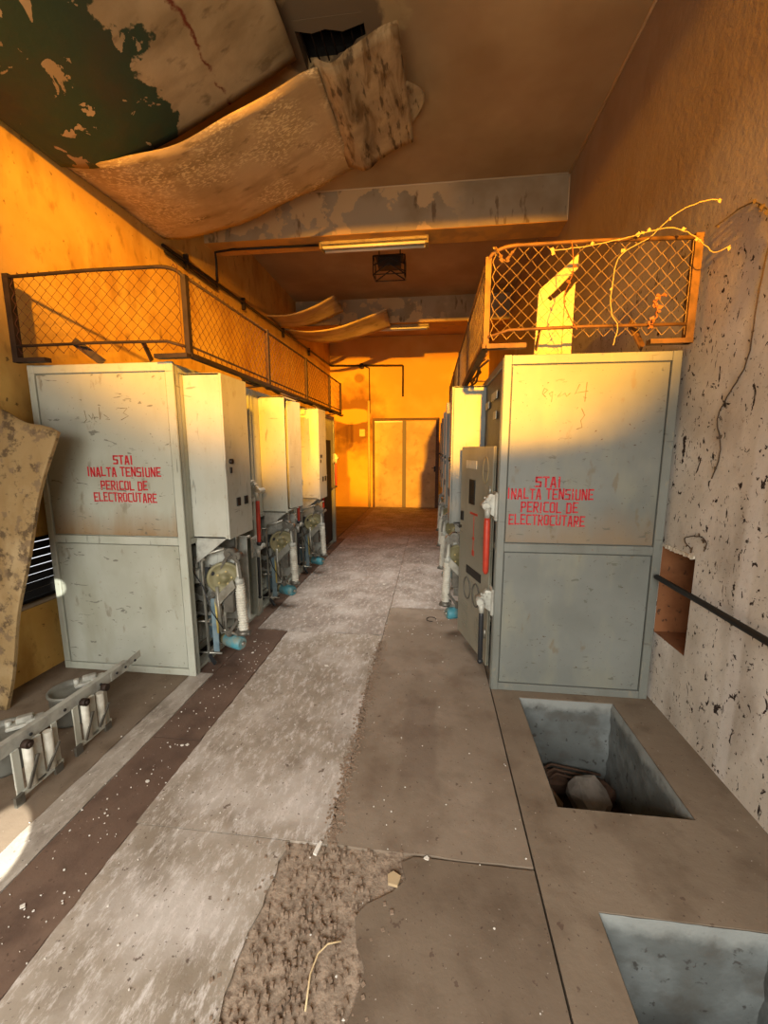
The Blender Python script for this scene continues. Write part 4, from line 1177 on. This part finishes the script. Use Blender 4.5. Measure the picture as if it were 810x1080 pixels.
tag(b.build('gravel_crumbs', simple('crumbs', '#84715f', .95, 0, '#6f5d4c'), fix=False), 'tan gravel crumbs along the broken joint down the middle of the floor', 'debris', kind='stuff')
b = MB().prism([(-.445,1.35,.001),(-.43,1.345,.001),(-.425,1.37,.001),(-.42,1.40,.001),(-.43,1.405,.001),(-.44,1.385,.001)], (0,0,.008))
tag(b.build('plaster_chip', FLK, loc=(-.43,1.37,0)), 'white plaster chip beside the broken floor joint', 'debris')
b = MB().prism([(.5*.0-.135,1.27,-.0),(-.10,1.265,0),(-.09,1.30,0),(-.12,1.315,0),(-.14,1.30,0)], (0,0,.012))
tag(b.build('tan_pebble', simple('pebble','#b09a78'), loc=(-.12,1.29,0)), 'tan pebble on the broken corner of the near right slab', 'stone')
P_ = [(-.32+.0*i, 1.05, .006) for i in range(1)]
b = MB().tube([(-.335,.90,.006),(-.345,.98,.008),(-.335,1.03,.012),(-.31,1.06,.012),(-.27,1.075,.008)], .0028, 6)
tag(b.build('straw', simple('straw_col','#c4ad84'), loc=(-.33,1,0)), 'curved pale straw lying on the broken screed in the foreground', 'straw')
b = MB().tube([(.02+.045*math.cos(a), 3.68+.05*math.sin(a), .006) for a in [5.0*i/14 for i in range(15)]], .003, 6)
tag(b.build('wire_ring', BLACKM, loc=(.02,3.68,0)), 'small loop of dark wire on the floor by the ajar door', 'wire')

# ------------------------------------------------------------------ camera
f_px, pitch, yaw, roll = 427.56, .1528, .1166, -.0013
cam = bpy.data.cameras.new('camera'); co = bpy.data.objects.new('camera', cam); COL.objects.link(co)
cy, sy = math.cos(yaw), math.sin(yaw)
fwd = Vector((-sy*math.cos(pitch), cy*math.cos(pitch), -math.sin(pitch))); rt = Vector((cy, sy, 0)); up = rt.cross(fwd)
r2 = math.cos(roll)*rt+math.sin(roll)*up; u2 = -math.sin(roll)*rt+math.cos(roll)*up
co.matrix_world = Matrix(((r2.x,u2.x,-fwd.x,0),(r2.y,u2.y,-fwd.y,0),(r2.z,u2.z,-fwd.z,1.6),(0,0,0,1)))
cam.sensor_fit = 'VERTICAL'; cam.sensor_height = 36; cam.lens = f_px/1080*36; cam.clip_start = .05
S.camera = co

for a_, b_ in EXTRA: b_.location = a_.location.copy()
# ------------------------------------------------------------------ light
W = bpy.data.worlds.new('sky'); S.world = W; W.use_nodes = True
bg = W.node_tree.nodes['Background']; bg.inputs[0].default_value = (.93, .96, 1, 1); bg.inputs[1].default_value = .9
def look(o, a, b):
    o.location = a; d = Vector(b)-Vector(a); o.rotation_euler = d.to_track_quat('-Z', 'Y').to_euler()
def area(name, a, b, sx, sy, p, col):
    l = bpy.data.lights.new(name, 'AREA'); l.shape = 'RECTANGLE'; l.size = sx; l.size_y = sy; l.energy = p; l.color = col
    o = bpy.data.objects.new(name, l); COL.objects.link(o); look(o, a, b); return o
def spot(name, a, b, deg, blend, p, col, rad=.1):
    l = bpy.data.lights.new(name, 'SPOT'); l.spot_size = math.radians(deg); l.spot_blend = blend; l.energy = p; l.color = col; l.shadow_soft_size = rad
    o = bpy.data.objects.new(name, l); COL.objects.link(o); look(o, a, b); return o
ORANGE = (1, .415, .012)
l_ = area('daylight_doorway', (-.6, -2.2, 2.2), (-.6, .4, 0), 3.2, 1.6, 82, (1, .975, .92)); l_.data.spread = math.radians(100)
l_ = area('aisle_fill', (-.6, 4.4, 3.3), (-.5, 4.6, 0),   .8, 2.4, 20, (1, .95, .88)); l_.data.spread = math.radians(80)  # fill lamp added above the aisle to brighten floor and box fronts
l_ = area('ground_bounce_fill', (-.6, -2.3, .5), (-.6, 2.4, 4.5), 2.6, .8, 34, (1, .84, .62)); l_.data.spread = math.radians(110)  # upward fill lamp added at the doorway to brighten the ceiling
# low sun through the high window in the wall behind the camera
spot('evening_sun_right', (.9, -9, 3.9), (.1, 2.6, 3.1), 17.5, .45, 26000, ORANGE, .12)
spot('evening_sun_left', (2.0, -6, 4.1), (-1.6, 4.4, 3.4), 25, .45, 13000, ORANGE, .15)
spot('sun_sliver', (.75, -2.0, 2.1), (-1.735, 1.235, 0), 2.5, .15, 5000, (1, .97, .86), .01)
spot('sun_sliver_cabinet', (.75, -2.0, 1.5), (-2.67, 2.5, .62), 1.4, .3, 2600, (1, .97, .86), .01)

S.view_settings.view_transform = 'Standard'; S.view_settings.look = 'None'
S.view_settings.gamma = 1; S.view_settings.use_curve_mapping = False; S.view_settings.exposure = .35
